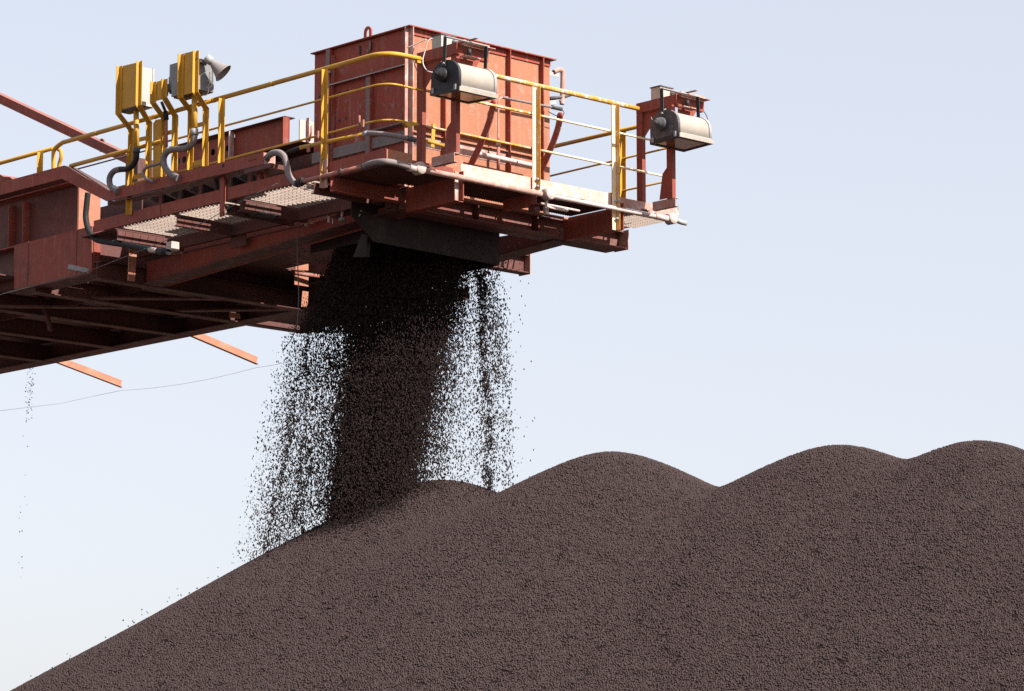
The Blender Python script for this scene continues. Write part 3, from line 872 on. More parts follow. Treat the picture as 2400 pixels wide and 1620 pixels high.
def lamp_frame(db, label):
    t = Thing("lamp_stand", label, "lamp stand", (0.518 + db, -0.2, HF), "red steel frames holding the floodlights")
    c = 0.50 + db
    k2 = 0.07 if db > 1 else 0.0
    q = t.part
    q("leg", MB().box(c, c + 0.055, -0.002, 0.088, HF + 0.02, FH - 0.135), 'red')
    q("leg", MB().box(c + 0.02 - k2, c + 0.075 - k2, -0.525, -0.437, HF + 0.06, FH - 0.135), 'red')
    q("gusset", MB().plate([(c + 0.03 - k2, -0.436, HF + 0.43), (c + 0.03 - k2, -0.36, HF + 0.36), (c + 0.03 - k2, -0.31, HF + 0.07), (c + 0.03 - k2, -0.436, HF + 0.07)], (0.01, 0, 0)), 'red')
    q("gusset", MB().plate([(c + 0.03, -0.003, FH - 0.14), (c + 0.03, -0.27, FH - 0.14), (c + 0.03, -0.003, FH - 0.42)], (0.01, 0, 0)), 'red')
    q("top_channel", MB().ext(chan(0.06, 0.12, 0.008, True), (c, 0.09, FH - 0.13), (c, -0.55, FH - 0.13), B_ , H_), 'red')
    q("cross_channel", MB().ext(chan(0.06, 0.12, 0.008, True), (c + 0.062, -0.49, FH - 0.125), (c + 0.52, -0.49, FH - 0.125), A_, H_), 'red')
    q("cross_flange", MB().box(c + 0.063, c + 0.52, -0.60, -0.491, FH - 0.004, FH + 0.004), 'white_red')
    q("hanger_strap", MB().box(c + 0.02, c + 0.055, -0.83, -0.551, FH - 0.018, FH - 0.010), 'red')
    q("knee_plate", MB().plate([(c + 0.10, -0.485, FH - 0.13), (c + 0.40, -0.485, FH - 0.13), (c + 0.30, -0.485, FH - 0.26), (c + 0.10, -0.485, FH - 0.26)], (0, 0.01, 0)), 'red')
    q("shelf_plate", MB().box(c + 0.07, c + 0.30, -0.60, -0.50, FH - 0.15, FH - 0.142), 'white_red')
    q("base_channel", MB().ext(chan(0.06, 0.10, 0.007, False), (c - 0.04, -0.20, HF - 0.04), (c - 0.04, -0.56, HF - 0.04), B_ * -1, H_), 'white_red')
    q("base_angle", MB().box(c - 0.03, c + 0.09, -0.05, -0.003, HF + 0.0, HF + 0.012), 'white_red')
    q("junction_box", MB().box(c + 0.03, c + 0.23, -0.27, -0.12, FH + 0.001, FH + 0.135), 'tan' if db > 1 else 'cab_white')
    q("box_lid", MB().box(c + 0.02, c + 0.24, -0.28, -0.11, FH + 0.136, FH + 0.148), 'lampgrey')
    q("ballast_box", MB().box(c + 0.22, c + 0.60, -0.42, -0.30, FH + 0.01, FH + 0.085), 'pipe_pink')
    q("conduit_stub", MB().tube([(c + 0.19, -0.28, FH + 0.09), (c + 0.34, -0.33, FH + 0.07)], 0.018, 8), 'steel')
    q("clamp_bolt", MB().tube([(c + 0.19, -0.54, FH - 0.05), (c + 0.19, -0.54, FH - 0.12)], 0.025, 8), 'black')
    return t


lamp_frame(0.0, "dark red steel lamp frame at the near corner of the rails, holding the nearer floodlight")
lamp_frame(3.36, "red steel lamp frame at the far right tip of the boom, holding the outer floodlight")


def flood(db, label, tilt, body, cap):
    c0 = 0.45 + db
    base = Vector((c0 + 0.28, -0.44, 8.56))
    t = Thing("floodlight", label, "floodlight", base, "floodlights at the boom head")
    t.o.rotation_euler = (Matrix.Rotation(ROT, 3, 'Z') @ Matrix.Rotation(tilt, 3, 'X')).to_euler()
    # D shaped section in (a, h)
    R = 0.205
    ac, hb = -0.44, 8.285
    sec = [(ac - R, hb), (ac - R, hb + 0.13)]
    for k in range(1, 12):
        th = math.pi * k / 12
        sec.append((ac - R * math.cos(th), hb + 0.13 + 0.17 * math.sin(th)))
    sec += [(ac + R, hb + 0.13), (ac + R, hb)]

    def body_mb(b0, b1, s, hs=1.0):
        mb = MB()
        n = len(sec)
        vs = []
        for b in (b0, b1):
            vs += [(b, ac + (q[0] - ac) * s, hb + (q[1] - hb) * hs) for q in sec]
        mb.add(vs, [(i, (i + 1) % n, (i + 1) % n + n, i + n) for i in range(n)], True)
        mb.add(vs[:n], [tuple(range(n))])
        mb.add(vs[n:], [tuple(range(n))])
        return mb

    q = t.part
    q("housing", body_mb(c0 + 0.035, c0 + 0.515, 1.0), body)
    q("end_cap", body_mb(c0, c0 + 0.034, 1.07, 1.045), cap)
    q("end_cap", body_mb(c0 + 0.516, c0 + 0.55, 1.05, 1.03), 'steel')
    q("rim_band", MB().box(c0 + 0.03, c0 + 0.54, ac - R - 0.012, ac - R - 0.001, hb + 0.004, hb + 0.022), 'steel')
    q("side_strip", MB().box(c0 + 0.0, c0 + 0.55, ac - R - 0.034, ac - R - 0.0205, hb - 0.043, hb + 0.002), body)
    fr = q("front_frame", MB().box(c0 - 0.005, c0 + 0.545, ac - R - 0.02, ac - R + 0.02, hb - 0.045, hb - 0.003)
           .box(c0 - 0.005, c0 + 0.545, ac + R - 0.02, ac + R + 0.02, hb - 0.045, hb - 0.003)
           .box(c0 - 0.005, c0 + 0.03, ac - R + 0.021, ac + R - 0.021, hb - 0.045, hb - 0.003)
           .box(c0 + 0.51, c0 + 0.545, ac - R + 0.021, ac + R - 0.021, hb - 0.045, hb - 0.003), 'black')
    q("glass", MB().box(c0 + 0.031, c0 + 0.509, ac - R + 0.022, ac + R - 0.022, hb - 0.036, hb - 0.028), 'glass')
    g = q("cable_gland", MB().lathe((c0, ac + 0.02, hb + 0.15), (-1, 0, 0), [(0, 0.075), (0.05, 0.075), (0.05, 0.06), (0.09, 0.06), (0.09, 0.03), (0.13, 0.025), (0.13, 0)], 20), cap)
    for b in (c0 - 0.022, c0 + 0.565):
        t.part("yoke_arm", MB().box(b, b + 0.010, ac - 0.02, ac + 0.025, hb + 0.24, 8.84), 'black')
        t.part("yoke_bolt", MB().lathe((b - 0.001, ac, hb + 0.27), (-1, 0, 0), [(0, 0.014), (0.012, 0.014), (0.012, 0)], 8), 'steel')
    t.part("yoke_bar", MB().box(c0 - 0.022, c0 + 0.575, ac - 0.02, ac + 0.025, 8.841, 8.85), 'steel')
    for a in (ac - R + 0.03, ac + R - 0.03):
        t.part("latch", MB().box(c0 - 0.016, c0 - 0.004, a - 0.015, a + 0.015, hb - 0.03, hb + 0.03), 'steel')
    # the lamp hangs a little outboard of the frame's leg
    t.o.location = t.o.location - Vector((0, 0.36, 0.086))
    return t


flood(0.0, "cream floodlight with a black end cap in front of the tall red box", rad(3), 'cream', 'black')
flood(3.29, "weathered cream floodlight with grey end cap against the sky at the far right tip", rad(-2), 'cream', 'lampgrey')
# lamp cables
single("lamp_cable", MB().tube([E(1013, 90, -0.3), E(1003, 97, -0.28), E(996, 120, -0.25), E(991, 142, -0.25), E(995, 158, -0.3), E(1005, 168, -0.4), E(1022, 170, -0.44)], 0.006, 6, True), 'cable',
       "pale looped cable feeding the black end cap of the nearer floodlight", "cable")
single("lamp_cable", MB().tube([S(955, 112, .4), S(976, 103, .45), S(999, 92, .5)], 0.006, 6, True), 'cable',
       "thin pale cable running up to the junction box over the near lamp frame", "cable")
single("lamp_cable", MB().tube([S(970, 112, .42), S(968, 128, .42), S(971, 150, .43), S(978, 170, .44), S(979, 215, .45)], 0.005, 6, True), 'hose_dark',
       "dark cable drooping down the left leg of the near lamp frame", "cable")
single("lamp_cable", MB().tube([E(1637, 254, -0.45), E(1650, 262, -0.45), E(1658, 278, -0.45), E(1656, 290, -0.45)], 0.005, 6, True), 'hose_dark',
       "thin cable looping beside the outer floodlight", "cable")
single("safety_chain", MB().tube([E(1526, 275, -.45), E(1531, 287, -.45), E(1540, 302, -.45), E(1553, 306, -.45), E(1563, 297, -.45), E(1567, 288, -.45)], 0.006, 6, True), 'steel',
       "small chain hung round the end cap of the outer floodlight", "chain")

# ================================================================ yellow stands and what they carry
WD = 0.05


def stand(label, lo, ro, plate, bars, bl=-0.02, bu=-0.22, dpt=0.05):
    """lo / ro: leg pixels [top, bend top, bend bottom, foot]"""
    t = Thing("equipment_stand", label, "stand", S(lo[3][0], lo[3][1], bl), "yellow stands bolted to the side rail")
    for leg in (lo, ro):
        path = [S(leg[3][0], leg[3][1] + 6, bl), S(leg[2][0], leg[2][1], bl), S(leg[1][0], leg[1][1], bu), S(leg[0][0], leg[0][1], bu)]
        path[0].y = path[1].y
        path[3].y = path[2].y
        t.part("leg", MB().loft([(q[0], q[1]) for q in LP], path), 'yellow')
    t.part("mounting_plate", MB().plate([S(x, y, bu + 0.003) for x, y in plate], (0.008, 0, 0)), 'yellow')
    for x0, y0, x1, y1, w in bars:
        p0, p1 = S(x0, y0, bl), S(x1, y1, bl)
        t.part("cross_bar", MB().plate([p0, p1, p1 - H_ * w, p0 - H_ * w], (0.008, 0, 0)), 'yellow')
    return t


st1 = stand("tall yellow stand with a large plate, leftmost of the three stands on the side rail",
            [(279, 156.5), (279, 268.7), (309, 307), (307, 429)], [(326, 145), (326, 248), (351, 289), (349, 414)],
            [(278, 157), (320, 147), (320, 248), (278, 257)], [(306, 327, 346, 318, 0.05), (304, 412, 346, 401, 0.06)])
st2 = stand("shortest yellow stand, in the middle of the three, with a small plate",
            [(360, 193), (360, 243), (386, 279), (385, 409)], [(388, 186), (386, 230), (412, 274), (409, 396)],
            [(359, 194), (384, 187), (384, 232), (359, 238)], [(386, 308, 409, 303, 0.05)])
st3 = stand("tall yellow stand beside the horn loudspeaker, rightmost of the three stands",
            [(424, 128), (424, 230), (449, 263.5), (447, 393.6)], [(462, 119.5), (459, 217.7), (484, 256), (482, 384.6)],
            [(422, 128), (456, 119), (454, 217), (422, 225)], [(448, 292, 482, 284, 0.05), (446, 380, 478, 372, 0.06)])


def cabinet(name, label, cat, x0, x1, xr, yt, yb, b0, mat, lid=None):
    p0, p1 = S(x0, yt, b0), S(x1, yb, b0)
    hb_ = S(x1, yb, b0).z
    ht_ = S(x1, yt, b0).z
    b1 = E(xr, 200, p1.y).x
    t = Thing(name, label, cat, (b0, p0.y, hb_))
    t.part("cabinet_body", MB().box(b0, b1, p1.y, p0.y, hb_, ht_), mat)
    t.part("cabinet_door", MB().box(b1 + 0.001, b1 + 0.02, p1.y - 0.008, p0.y + 0.008, hb_ - 0.008, ht_ + 0.008), mat)
    t.part("bottom_gasket", MB().box(b0 + 0.02, b1 - 0.02, p1.y + 0.02, p0.y - 0.02, hb_ - 0.02, hb_ - 0.001), 'lampgrey')
    return t, b1, p1.y, hb_, ht_


cabinet("control_cabinet", "white control cabinet fixed behind the plate of the leftmost yellow stand", "cabinet", 280, 330, 357, 157, 246, -0.205, 'cab_white')
cabinet("control_cabinet", "grey control cabinet with pale dust on top behind the rightmost yellow stand and the horn", "cabinet", 403, 465, 497, 139, 209, -0.205, 'cab_grey')
pz = S(391, 210, -0.14)
t = Thing("push_button_box", "small grey switch on the back of the shortest yellow stand", "switch", pz)
t.part("switch_body", MB().box(-0.20, -0.14, pz.y - 0.03, pz.y + 0.12, pz.z - 0.08, pz.z + 0.06), 'cab_grey')
t.part("switch_knob", MB().lathe((-0.14, pz.y + 0.02, pz.z), (1, 0, 0), [(0, 0.04), (0.03, 0.035), (0.03, 0)], 12), 'lampgrey')
t = Thing("wall_housing", "dark grey moulded housing hanging left of the rightmost yellow stand", "housing", S(410, 216, -0.1))
pq, pr = S(401, 150, -0.1), S(419, 214, -0.1)
t.part("housing_body", MB().box(-0.12, -0.04, pr.y, pq.y, S(410, 218, -0.1).z, S(410, 150, -0.1).z), 'cab_grey')
t.part("housing_ridge", MB().box(-0.14, -0.121, pr.y + 0.02, pq.y - 0.01, S(410, 212, -0.1).z, S(410, 180, -0.1).z), 'cab_grey')

# horn
hp = S(497, 147, -0.12)
ax = Vector((0.33, -0.35, -0.46)).normalized()
t = Thing("horn_loudspeaker", "grey bell shaped horn loudspeaker pointing down to the right from the rightmost stand", "loudspeaker", hp)
prof = [(0.0, 0.036), (0.04, 0.052), (0.09, 0.070), (0.13, 0.086), (0.16, 0.102), (0.18, 0.120), (0.184, 0.117), (0.16, 0.095), (0.12, 0.076), (0.05, 0.04), (0.05, 0.0)]
t.part("horn_bell", MB().lathe(hp, ax, prof, 28), 'horn')
t.part("horn_driver", MB().lathe(hp - ax * 0.09, ax, [(0, 0.0), (0, 0.045), (0.03, 0.05), (0.085, 0.046), (0.088, 0.0)], 16), 'steel')
t.part("horn_bracket", MB().bar(S(462, 139, -0.2), S(484, 143, -0.14), 0.09, 0.008).bar(S(470, 142, -0.19), S(484, 150, -0.14), 0.06, 0.04), 'lampgrey')
single("speaker_wire", MB().tube([S(491, 168, -.1), S(491, 195, -.1), S(483, 207, -.1), S(476, 203, -.1), S(481, 192, -.1), S(495, 190, -.1), S(496, 203, -.1), S(487, 205, -.1)], 0.004, 6, True), 'cable',
       "thin grey wire curled below the horn loudspeaker", "wire")
single("speaker_wire", MB().tube([S(473, 205, -.1), S(474, 218, -.1), S(481, 225, -.1), S(488, 215, -.1), S(489, 205, -.1)], 0.003, 6, True), 'cable',
       "thin wire loop hanging under the grey control cabinet", "wire")


def hose(label, segs, group="hoses and conduits at the yellow stands"):
    """segs: list of (points, radius, material, part name)"""
    t = Thing("hose", label, "hose", segs[0][0][0], group)
    for pts, r, mat, nm in segs:
        t.part(nm, MB().tube(pts, r, 12, len(pts) > 2), mat)
    return t


def PX(b, *pp):
    return [S(x, y, b) for x, y in pp]


hose("yellow conduit under the white cabinet turning into a black elbow and a bent grey hose", [
    (PX(-0.13, (319, 250), (320, 350)), 0.032, 'yellow', "conduit"),
    (PX(-0.13, (320, 347), (320, 358)), 0.042, 'lampgrey', "collar"),
    (PX(-0.13, (320, 358), (319, 372), (311, 388), (298, 396), (282, 397)), 0.034, 'hose_dark', "elbow"),
    (PX(-0.13, (283, 397), (268, 401), (258, 414), (257, 430), (264, 442), (276, 449)), 0.035, 'hose', "flexible_hose"),
    (PX(-0.12, (266, 442), (276, 449)), 0.042, 'cab_white', "hose_clamp")])
hose("black cable conduit running down behind the shortest yellow stand", [
    (PX(-0.1, (379, 240), (388, 262)), 0.018, 'hose_dark', "conduit"),
    (PX(-0.06, (388, 262), (390, 280)), 0.030, 'hose_dark', "collar"),
    (PX(-0.05, (390, 280), (390, 345)), 0.018, 'pipe_red', "conduit")])
hose("yellow conduit and thick dusty grey hose with a double bend below the grey cabinet", [
    (PX(-0.13, (456, 220), (456, 305)), 0.034, 'yellow', "conduit"),
    (PX(-0.13, (456, 303), (456, 317)), 0.044, 'steel', "collar"),
    (PX(-0.13, (456, 317), (454, 330), (446, 342), (430, 349), (408, 350), (392, 356), (384, 370), (385, 388), (394, 403), (406, 413)), 0.037, 'hose', "flexible_hose"),
    (PX(-0.13, (402, 409), (419, 418)), 0.045, 'hose', "hose_clamp")])
hose("thin grey hose curving low in front of the shortest yellow stand", [
    (PX(-0.14, (380, 380), (366, 386), (349, 390), (338, 398), (336, 408), (343, 419), (360, 426)), 0.018, 'hose', "flexible_hose")])
hose("thick brown grey hose arching from the end of the trough down to the red pipe", [
    (PX(-0.04, (625, 376), (628, 365)), 0.035, 'lampgrey', "collar"),
    (PX(-0.06, (627, 368), (638, 360), (653, 358), (665, 366), (671, 382), (675, 405), (683, 421), (694, 431), (706, 430)), 0.036, 'hose', "flexible_hose"),
    (PX(-0.06, (697, 431), (710, 425)), 0.045, 'hose_dark', "hose_clamp")])
hose("black hose bending down beside the sunlit orange girder plate", [
    (PX(0.1, (206, 452), (203, 480), (201, 510), (208, 540), (225, 561), (255, 568), (300, 575), (350, 585)), 0.036, 'hose_dark', "flexible_hose"),
    (PX(0.1, (351, 585), (370, 588)), 0.033, 'pale', "pale_sleeve"),
    (PX(0.1, (370, 588), (395, 592)), 0.04, 'hose_dark', "collar")])
hose("dark hose dropping from the trough past the middle hanger under the walkway", [
    (PX(0.02, (507, 418), (508, 445), (512, 465), (522, 480), (538, 488)), 0.026, 'hose_dark', "flexible_hose"),
    (PX(0.3, (538, 488), (590, 500), (650, 508)), 0.03, 'hose_dark', "flexible_hose")])

# yellow conduit clipped under the side rail
t = Thing("yellow_conduit", "yellow conduit clipped below the side rail, ending in a grey hose at the box corner", "conduit", S(706, 345, -0.02))
t.part("dark_sleeve", MB().tube(PX(0.02, (655, 370), (680, 355), (706, 346)), 0.022, 10, True), 'hose_dark')
t.part("pipe", MB().tube(PX(-0.02, (704, 346), (858, 313)), 0.022), 'yellow')
t.part("collar", MB().tube(PX(-0.02, (853, 314), (863, 312)), 0.030), 'steel')
t.part("grey_hose", MB().tube([S(861, 312, -0.02), E(905, 315, -0.02), E(955, 324, -0.02)], 0.026, 10, True), 'hose')
t.part("sleeve", MB().tube([E(953, 323.5, -0.02), E(973, 328, -0.02)], 0.030), 'lampgrey')
for x, y in ((725, 338), (838, 315)):
    p = S(x, y, -0.03)
    t.part("pipe_clip", MB().tube([p + Vector((-.0, 0, .03)), p + Vector((0, -.03, .12)), p + Vector((0, -.03, .2))], 0.012, 6).box(p.x - .02, p.x - .01, p.y - .03, p.y + .02, p.z - .09, p.z - .02), 'pipe_red')
t = Thing("pipe_clip_bar", "small rusty slotted bar clamped to a short ochre pipe behind the near lamp frame", "clamp", E(1015, 320, 0.25))
t.part("slotted_bar", MB().plate([E(1013, 290, .25), E(1021, 291, .25), E(1018, 346, .25), E(1010, 344, .25)], (0, 0.01, 0)), 'yellow')
t.part("pipe", MB().tube([E(1000, 331, .26), E(1043, 342, .26)], 0.022), 'yellow')
t.part("dark_end", MB().tube([E(1028, 338, .262), E(1045, 342, .262)], 0.0235), 'lampgrey')

# red pipe along the near corner and round the end
t = Thing("conduit_pipe", "dusty pinkish pipe with round junction discs along the edge of the end walkway", "pipe", E(982, 395, -0.10))
t.part("pipe", MB().tube([S(708, 426, -0.06), S(858, 389, -0.06)], 0.026), 'pipe_red')
t.part("grey_hose", MB().tube([S(852, 390, -0.06), S(872, 383, -0.07), S(900, 379, -0.08), E(930, 383, -0.10), E(962, 393, -0.10)], 0.034, 12, True), 'hose')
t.part("collar", MB().tube([E(957, 391, -0.10), E(974, 396, -0.10)], 0.045), 'pale')
t.part("pipe", MB().tube([E(985, 397, -0.10), E(1268, 455, -0.10)], 0.032), 'pipe_pink')
t.part("pipe", MB().tube([E(1290, 460, -0.10), E(1535, 507, -0.10)], 0.026), 'pipe_white')
t.part("pipe", MB().tube([E(1535, 507, -0.10), E(1568, 514, -0.10)], 0.036), 'pipe_white')
for x, y, r in ((982, 395, 0.068), (1285, 455, 0.068), (1573, 513, 0.066)):
    p = E(x, y, -0.10)
    t.part("junction_disc", MB().lathe(p + Vector((0, 0.05, 0)), (0, -1, 0), [(0, 0), (0, r), (0.09, r), (0.10, r - 0.006), (0.10, 0)], 24), 'pale')
t.part("tail_pipe", MB().tube([E(1580, 515, -0.10), E(1595, 521, -0.12), E(1609, 524, -0.15)], 0.028, 10), 'steel')
t.part("drop_elbow", MB().tube([E(1283, 470, -0.06), E(1280, 482, -0.04), E(1300, 489, 0.0), E(1330, 494, 0.05)], 0.016, 8, True), 'pipe_white')
for x, y in ((852, 390), (798, 403)):
    p = S(x, y, -0.06)
    t.part("pipe_clip", MB().tube([p + Vector((0, 0.01, 0)), p + Vector((0, -0.01, 0))], 0.036), 'lampgrey')

# pipework past the right edge of the box
t = Thing("valve_pipework", "dusty pink pipe elbow with small valves off the right edge of the tall red box", "pipework", (BR, 0.9, 8.4))
pp = lambda x, y: E(x, y, 0.85)
t.part("pipe", MB().tube([pp(1298, 169), pp(1306, 165), pp(1315, 165), pp(1319, 172), pp(1318, 222), pp(1317, 245)], 0.028, 10, True), 'pipe_pink')
t.part("bracket", MB().plate([pp(1286, 167), pp(1310, 173), pp(1310, 181), pp(1286, 176)], (0, 0.01, 0)), 'pale')
t.part("bracket", MB().plate([pp(1286, 231), pp(1303, 233), pp(1303, 245), pp(1286, 242)], (0, 0.01, 0)), 'pale')
t.part("valve", MB().tube([pp(1287, 231), pp(1318, 228), pp(1340, 221)], 0.022, 8), 'lampgrey')
t.part("valve_handle", MB().tube([pp(1312, 238), pp(1318, 228)], 0.012, 6), 'pipe_pink')
t = Thing("hose_lance", "grey hose lance lying across the box end with a small black loop at its tip", "lance", E(1190, 230, 0.66))
q2 = lambda x, y: E(x, y, 0.66)
t.part("pipe", MB().tube([q2(1168, 330), q2(1168, 250), q2(1169, 236), q2(1176, 229), q2(1190, 229)], 0.011, 8, True), 'pipe_pink')
t.part("lance_tube", MB().tube([q2(1178, 229), q2(1310, 255)], 0.015, 8), 'hose')
t.part("lance_grip", MB().tube([q2(1293, 251), q2(1316, 256)], 0.024, 8), 'lampgrey')
t.part("loop_cable", MB().tube([q2(1316, 257), q2(1322, 264), q2(1318, 271), q2(1306, 272), q2(1285, 262)], 0.005, 6, True), 'hose_dark')
t.part("lower_pipe", MB().tube([q2(1168, 340), q2(1168, 400)], 0.020, 8), 'pipe_red')
t.part("collar", MB().tube([q2(1168, 335), q2(1168, 343)], 0.030, 8), 'pipe_pink')
t.part("long_pipe", MB().tube([q2(1110, 358), q2(1250, 388)], 0.026, 10), 'pipe_white')

# spray bar hanging under the near walkway
t = Thing("spray_bar", "short dark pipe with white fittings and a pale nozzle below the near walkway", "pipe", S(760, 510, 0.9))
t.part("pipe", MB().tube(PX(0.9, (716, 527), (792, 499)), 0.020, 8), 'pipe_red')
for x, y in ((718, 527), (732, 521), (769, 507)):
    t.part("fitting", MB().tube(PX(0.9, (x, y - 3), (x, y + 4)), 0.022, 8), 'steel')
t.part("hanger_strap", MB().plate(PX(0.88, (767, 508), (772, 507), (772, 521), (767, 522)), (0.01, 0, 0)), 'pale')
t.part("hanger_strap", MB().plate(PX(0.88, (778, 513), (780, 513), (780, 524), (778, 525)), (0.01, 0, 0)), 'pale')
t.part("nozzle", MB().tube(PX(0.88, (802, 487), (802, 513)), 0.016, 8), 'pale')
t.part("nozzle_foot", MB().tube(PX(0.88, (802, 512), (802, 519)), 0.04, 10), 'cab_grey')
single("hanging_cable", MB().tube(PX(0.85, (721, 466), (720, 478), (713, 490), (702, 499), (690, 504), (676, 505)), 0.010, 8, True), 'cable',
       "short white cable curving under the bright grating near the box", "cable")
single("hanging_cable", MB().tube(PX(0.85, (700, 487), (698, 540), (697, 600), (699, 650), (700, 700), (698, 745), (692, 775), (680, 800), (662, 821)), 0.006, 8, True), 'wire',
       "long thin cable hanging free from the walkway down past the boom bottom", "cable")

# pull wires, their orange arms, and the stay
single("pull_wire", MB().tube(PX(-0.05, (-60, 704), (0, 691), (90, 668), (205, 637), (380, 568), (480, 520), (560, 475), (650, 430)), 0.004, 6), 'wire',
       "thin steel pull wire stretched along the near flank of the boom", "wire")
ar1 = (G(440, 787, 7.1), E(600, 855, G(440, 787, 7.1).y))
ar2 = (G(128, 850, 7.1), E(282, 909, G(128, 850, 7.1).y))
for (p0, p1), lab in ((ar1, "bright orange steel arm slanting down below the boom, the right of two"), (ar2, "bright orange steel arm slanting down below the boom, the left of two")):
    d = (p1 - p0).normalized()
    mb = MB().ext([(0, 0), (0.06, 0), (0.06, 0.006), (0.006, 0.006), (0.006, 0.11), (0, 0.11)], p0 - d * 0.5, p1, Vector((0, -1, 0)), d.cross(Vector((0, 1, 0))) * 1.0)
    single("wire_arm", mb, 'orange', lab, "arm", base=p0, group="orange arms carrying the far pull wire")
sag = []
for i in range(9):
    t_ = i / 8
    sag.append(ar2[1].lerp(ar1[1], t_) + Vector((0, 0, -0.04 - 0.22 * t_ * (1 - t_))))
e_r = E(690, 846, 5.5)
sg2 = [ar1[1] + Vector((0, 0, -0.04)), E(640, 856, ar1[1].y - 1.2), E(690, 846, ar1[1].y - 2.4)]
l_e = E(0, 963, ar2[1].y + 1.6)
single("pull_wire", MB().tube([l_e, E(140, 946, ar2[1].y + 0.7)] + sag + sg2[1:], 0.0022, 6), 'wire_far',
       "thin pull wire sagging between the tips of the orange arms below the boom", "wire")
sb = 2.3
p0, p1 = S(-60, 201, sb), S(332, 386, sb)
d = (p1 - p0).normalized()
t = Thing("boom_stay", "sloping rust red steel stay with a lifting lug, coming down from the upper left", "stay", p1)
t.part("stay_bar", MB().ext([(-0.07, -0.055), (0.07, -0.055), (0.07, 0.045), (-0.07, 0.045)], p0, p1, B_, d.cross(B_) * -1), 'red')
t.part("stay_flange", MB().ext([(-0.09, 0.046), (0.09, 0.046), (0.09, 0.058), (-0.09, 0.058)], p0, p1, B_, d.cross(B_) * -1), 'red')
lg = S(237, 338, sb)
lm = MB()
for i in range(12):
    t0, t1 = math.pi * i / 12, math.pi * (i + 1) / 12
    lm.plate([lg + Vector((0, .055 * math.cos(t0), .02 + .055 * math.sin(t0))), lg + Vector((0, .055 * math.cos(t1), .02 + .055 * math.sin(t1))),
              lg + Vector((0, .026 * math.cos(t1), .02 + .03 * math.sin(t1))), lg + Vector((0, .026 * math.cos(t0), .02 + .03 * math.sin(t0)))], (0.02, 0, 0))
lm.plate([lg + Vector((0, -.055, .02)), lg + Vector((0, -.026, .02)), lg + Vector((0, -.026, -.03)), lg + Vector((0, -.055, -.10))], (0.02, 0, 0))
lm.plate([lg + Vector((0, .026, .02)), lg + Vector((0, .055, .02)), lg + Vector((0, .11, -.03)), lg + Vector((0, .026, -.03))], (0.02, 0, 0))
lm.plate([lg + Vector((0, -.0265, -.0)), lg + Vector((0, .0265, -.0)), lg + Vector((0, .0265, -.1)), lg + Vector((0, -.0265, -.1))], (0.02, 0, 0))
t.part("lifting_lug", lm, 'red')
t.part("stay_foot", MB().box(sb - 0.15, sb + 0.15, p1.y - 0.12, p1.y + 0.14, p1.z - 0.75, p1.z + 0.05), 'red_dark')
t2 = Thing("roller_cover", "low rust red cover on top of the boom at the left edge", "cover", S(0, 425, 0.3))
t2.part("cover_plate", MB().plate([S(-60, 400, 0.3), S(0, 409, 0.3), S(8, 414, 0.3), S(23, 415, 0.3), S(34, 424, 0.3), S(-60, 450, 0.3)], (0.4, 0, 0)), 'red')

# ================================================================ pellet heap
PK = []
for x, y, Y, c in ((1033, 1131, 36.2, 0.40), (1425, 1065, 34.9, 0.31), (1965, 1053, 34.0, 0.33), (2295, 1045, 33.3, 0.31), (2760, 1040, 32.4, 0.3), (3230, 1030, 31.6, 0.3), (3700, 1010, 30.8, 0.3)):
    d = ray(x, y)
    q = d * (Y / d.y)
    PK.append((q.x, q.y, q.z + 0.01, c))
rg = np.random.default_rng(5)
WV = [(rg.uniform(0.4, 3.2), rg.uniform(0, 6.28), rg.uniform(0, 6.28), rg.uniform(0.4, 1)) for _ in range(22)]


def hz_(X, Y):
    s = 0.587
    zz = []
    for px_, py_, pz_, c in PK:
        r2 = (X - px_) ** 2 + (Y - py_) ** 2
        zz.append(pz_ - (np.sqrt(s * s * r2 + c * c) - c))
    zz = np.array(zz)
    k = 14.0
    mx = zz.max(0)
    z = mx + np.log(np.exp((zz - mx) * k).sum(0)) / k
    wob = np.zeros_like(z)
    for f, th, ph, am in WV:
        wob = wob + am * np.sin(f * (X * np.cos(th) + Y * np.sin(th)) + ph) / f
    return z + 0.017 * wob


def grid_mesh(name, xs, ys, zoff=0.0, floor=None):
    X, Y = np.meshgrid(xs, ys)
    Z = hz_(X, Y) + zoff
    if floor is not None:
        Z = np.maximum(Z, floor)
    nx, ny = len(xs), len(ys)
    co = np.stack([X, Y, Z], -1).reshape(-1, 3)
    i = np.arange((nx - 1) * (ny - 1))
    r, c = divmod(i, nx - 1)
    k = r * nx + c
    fa = np.stack([k, k + 1, k + nx + 1, k + nx], -1)
    me = bpy.data.meshes.new(name)
    me.vertices.add(len(co))
    me.vertices.foreach_set("co", co.ravel())
    me.loops.add(fa.size)
    me.loops.foreach_set("vertex_index", fa.ravel())
    me.polygons.add(len(fa))
    me.polygons.foreach_set("loop_start", np.arange(0, fa.size, 4))
    me.polygons.foreach_set("loop_total", np.full(len(fa), 4))
    me.polygons.foreach_set("use_smooth", np.ones(len(fa), bool))
    me.update()
    me.validate()
    return me


me = grid_mesh("pellet_heap_core", np.arange(-16, 24, 0.16), np.arange(18, 52, 0.16), -0.006, -1.72)
me.materials.append(M['ore_base'])
core = bpy.data.objects.new("pellet_heap_core", me)
scene.collection.objects.link(core)
core["kind"] = "stuff"

me = grid_mesh("iron_ore_pellets", np.arange(-7.2, 7.4, 0.08), np.arange(26.0, 37.6, 0.08), -0.004)
me.materials.append(M['ore_base'])
heap = bpy.data.objects.new("iron_ore_pellets", me)
scene.collection.objects.link(heap)
heap["kind"] = "stuff"

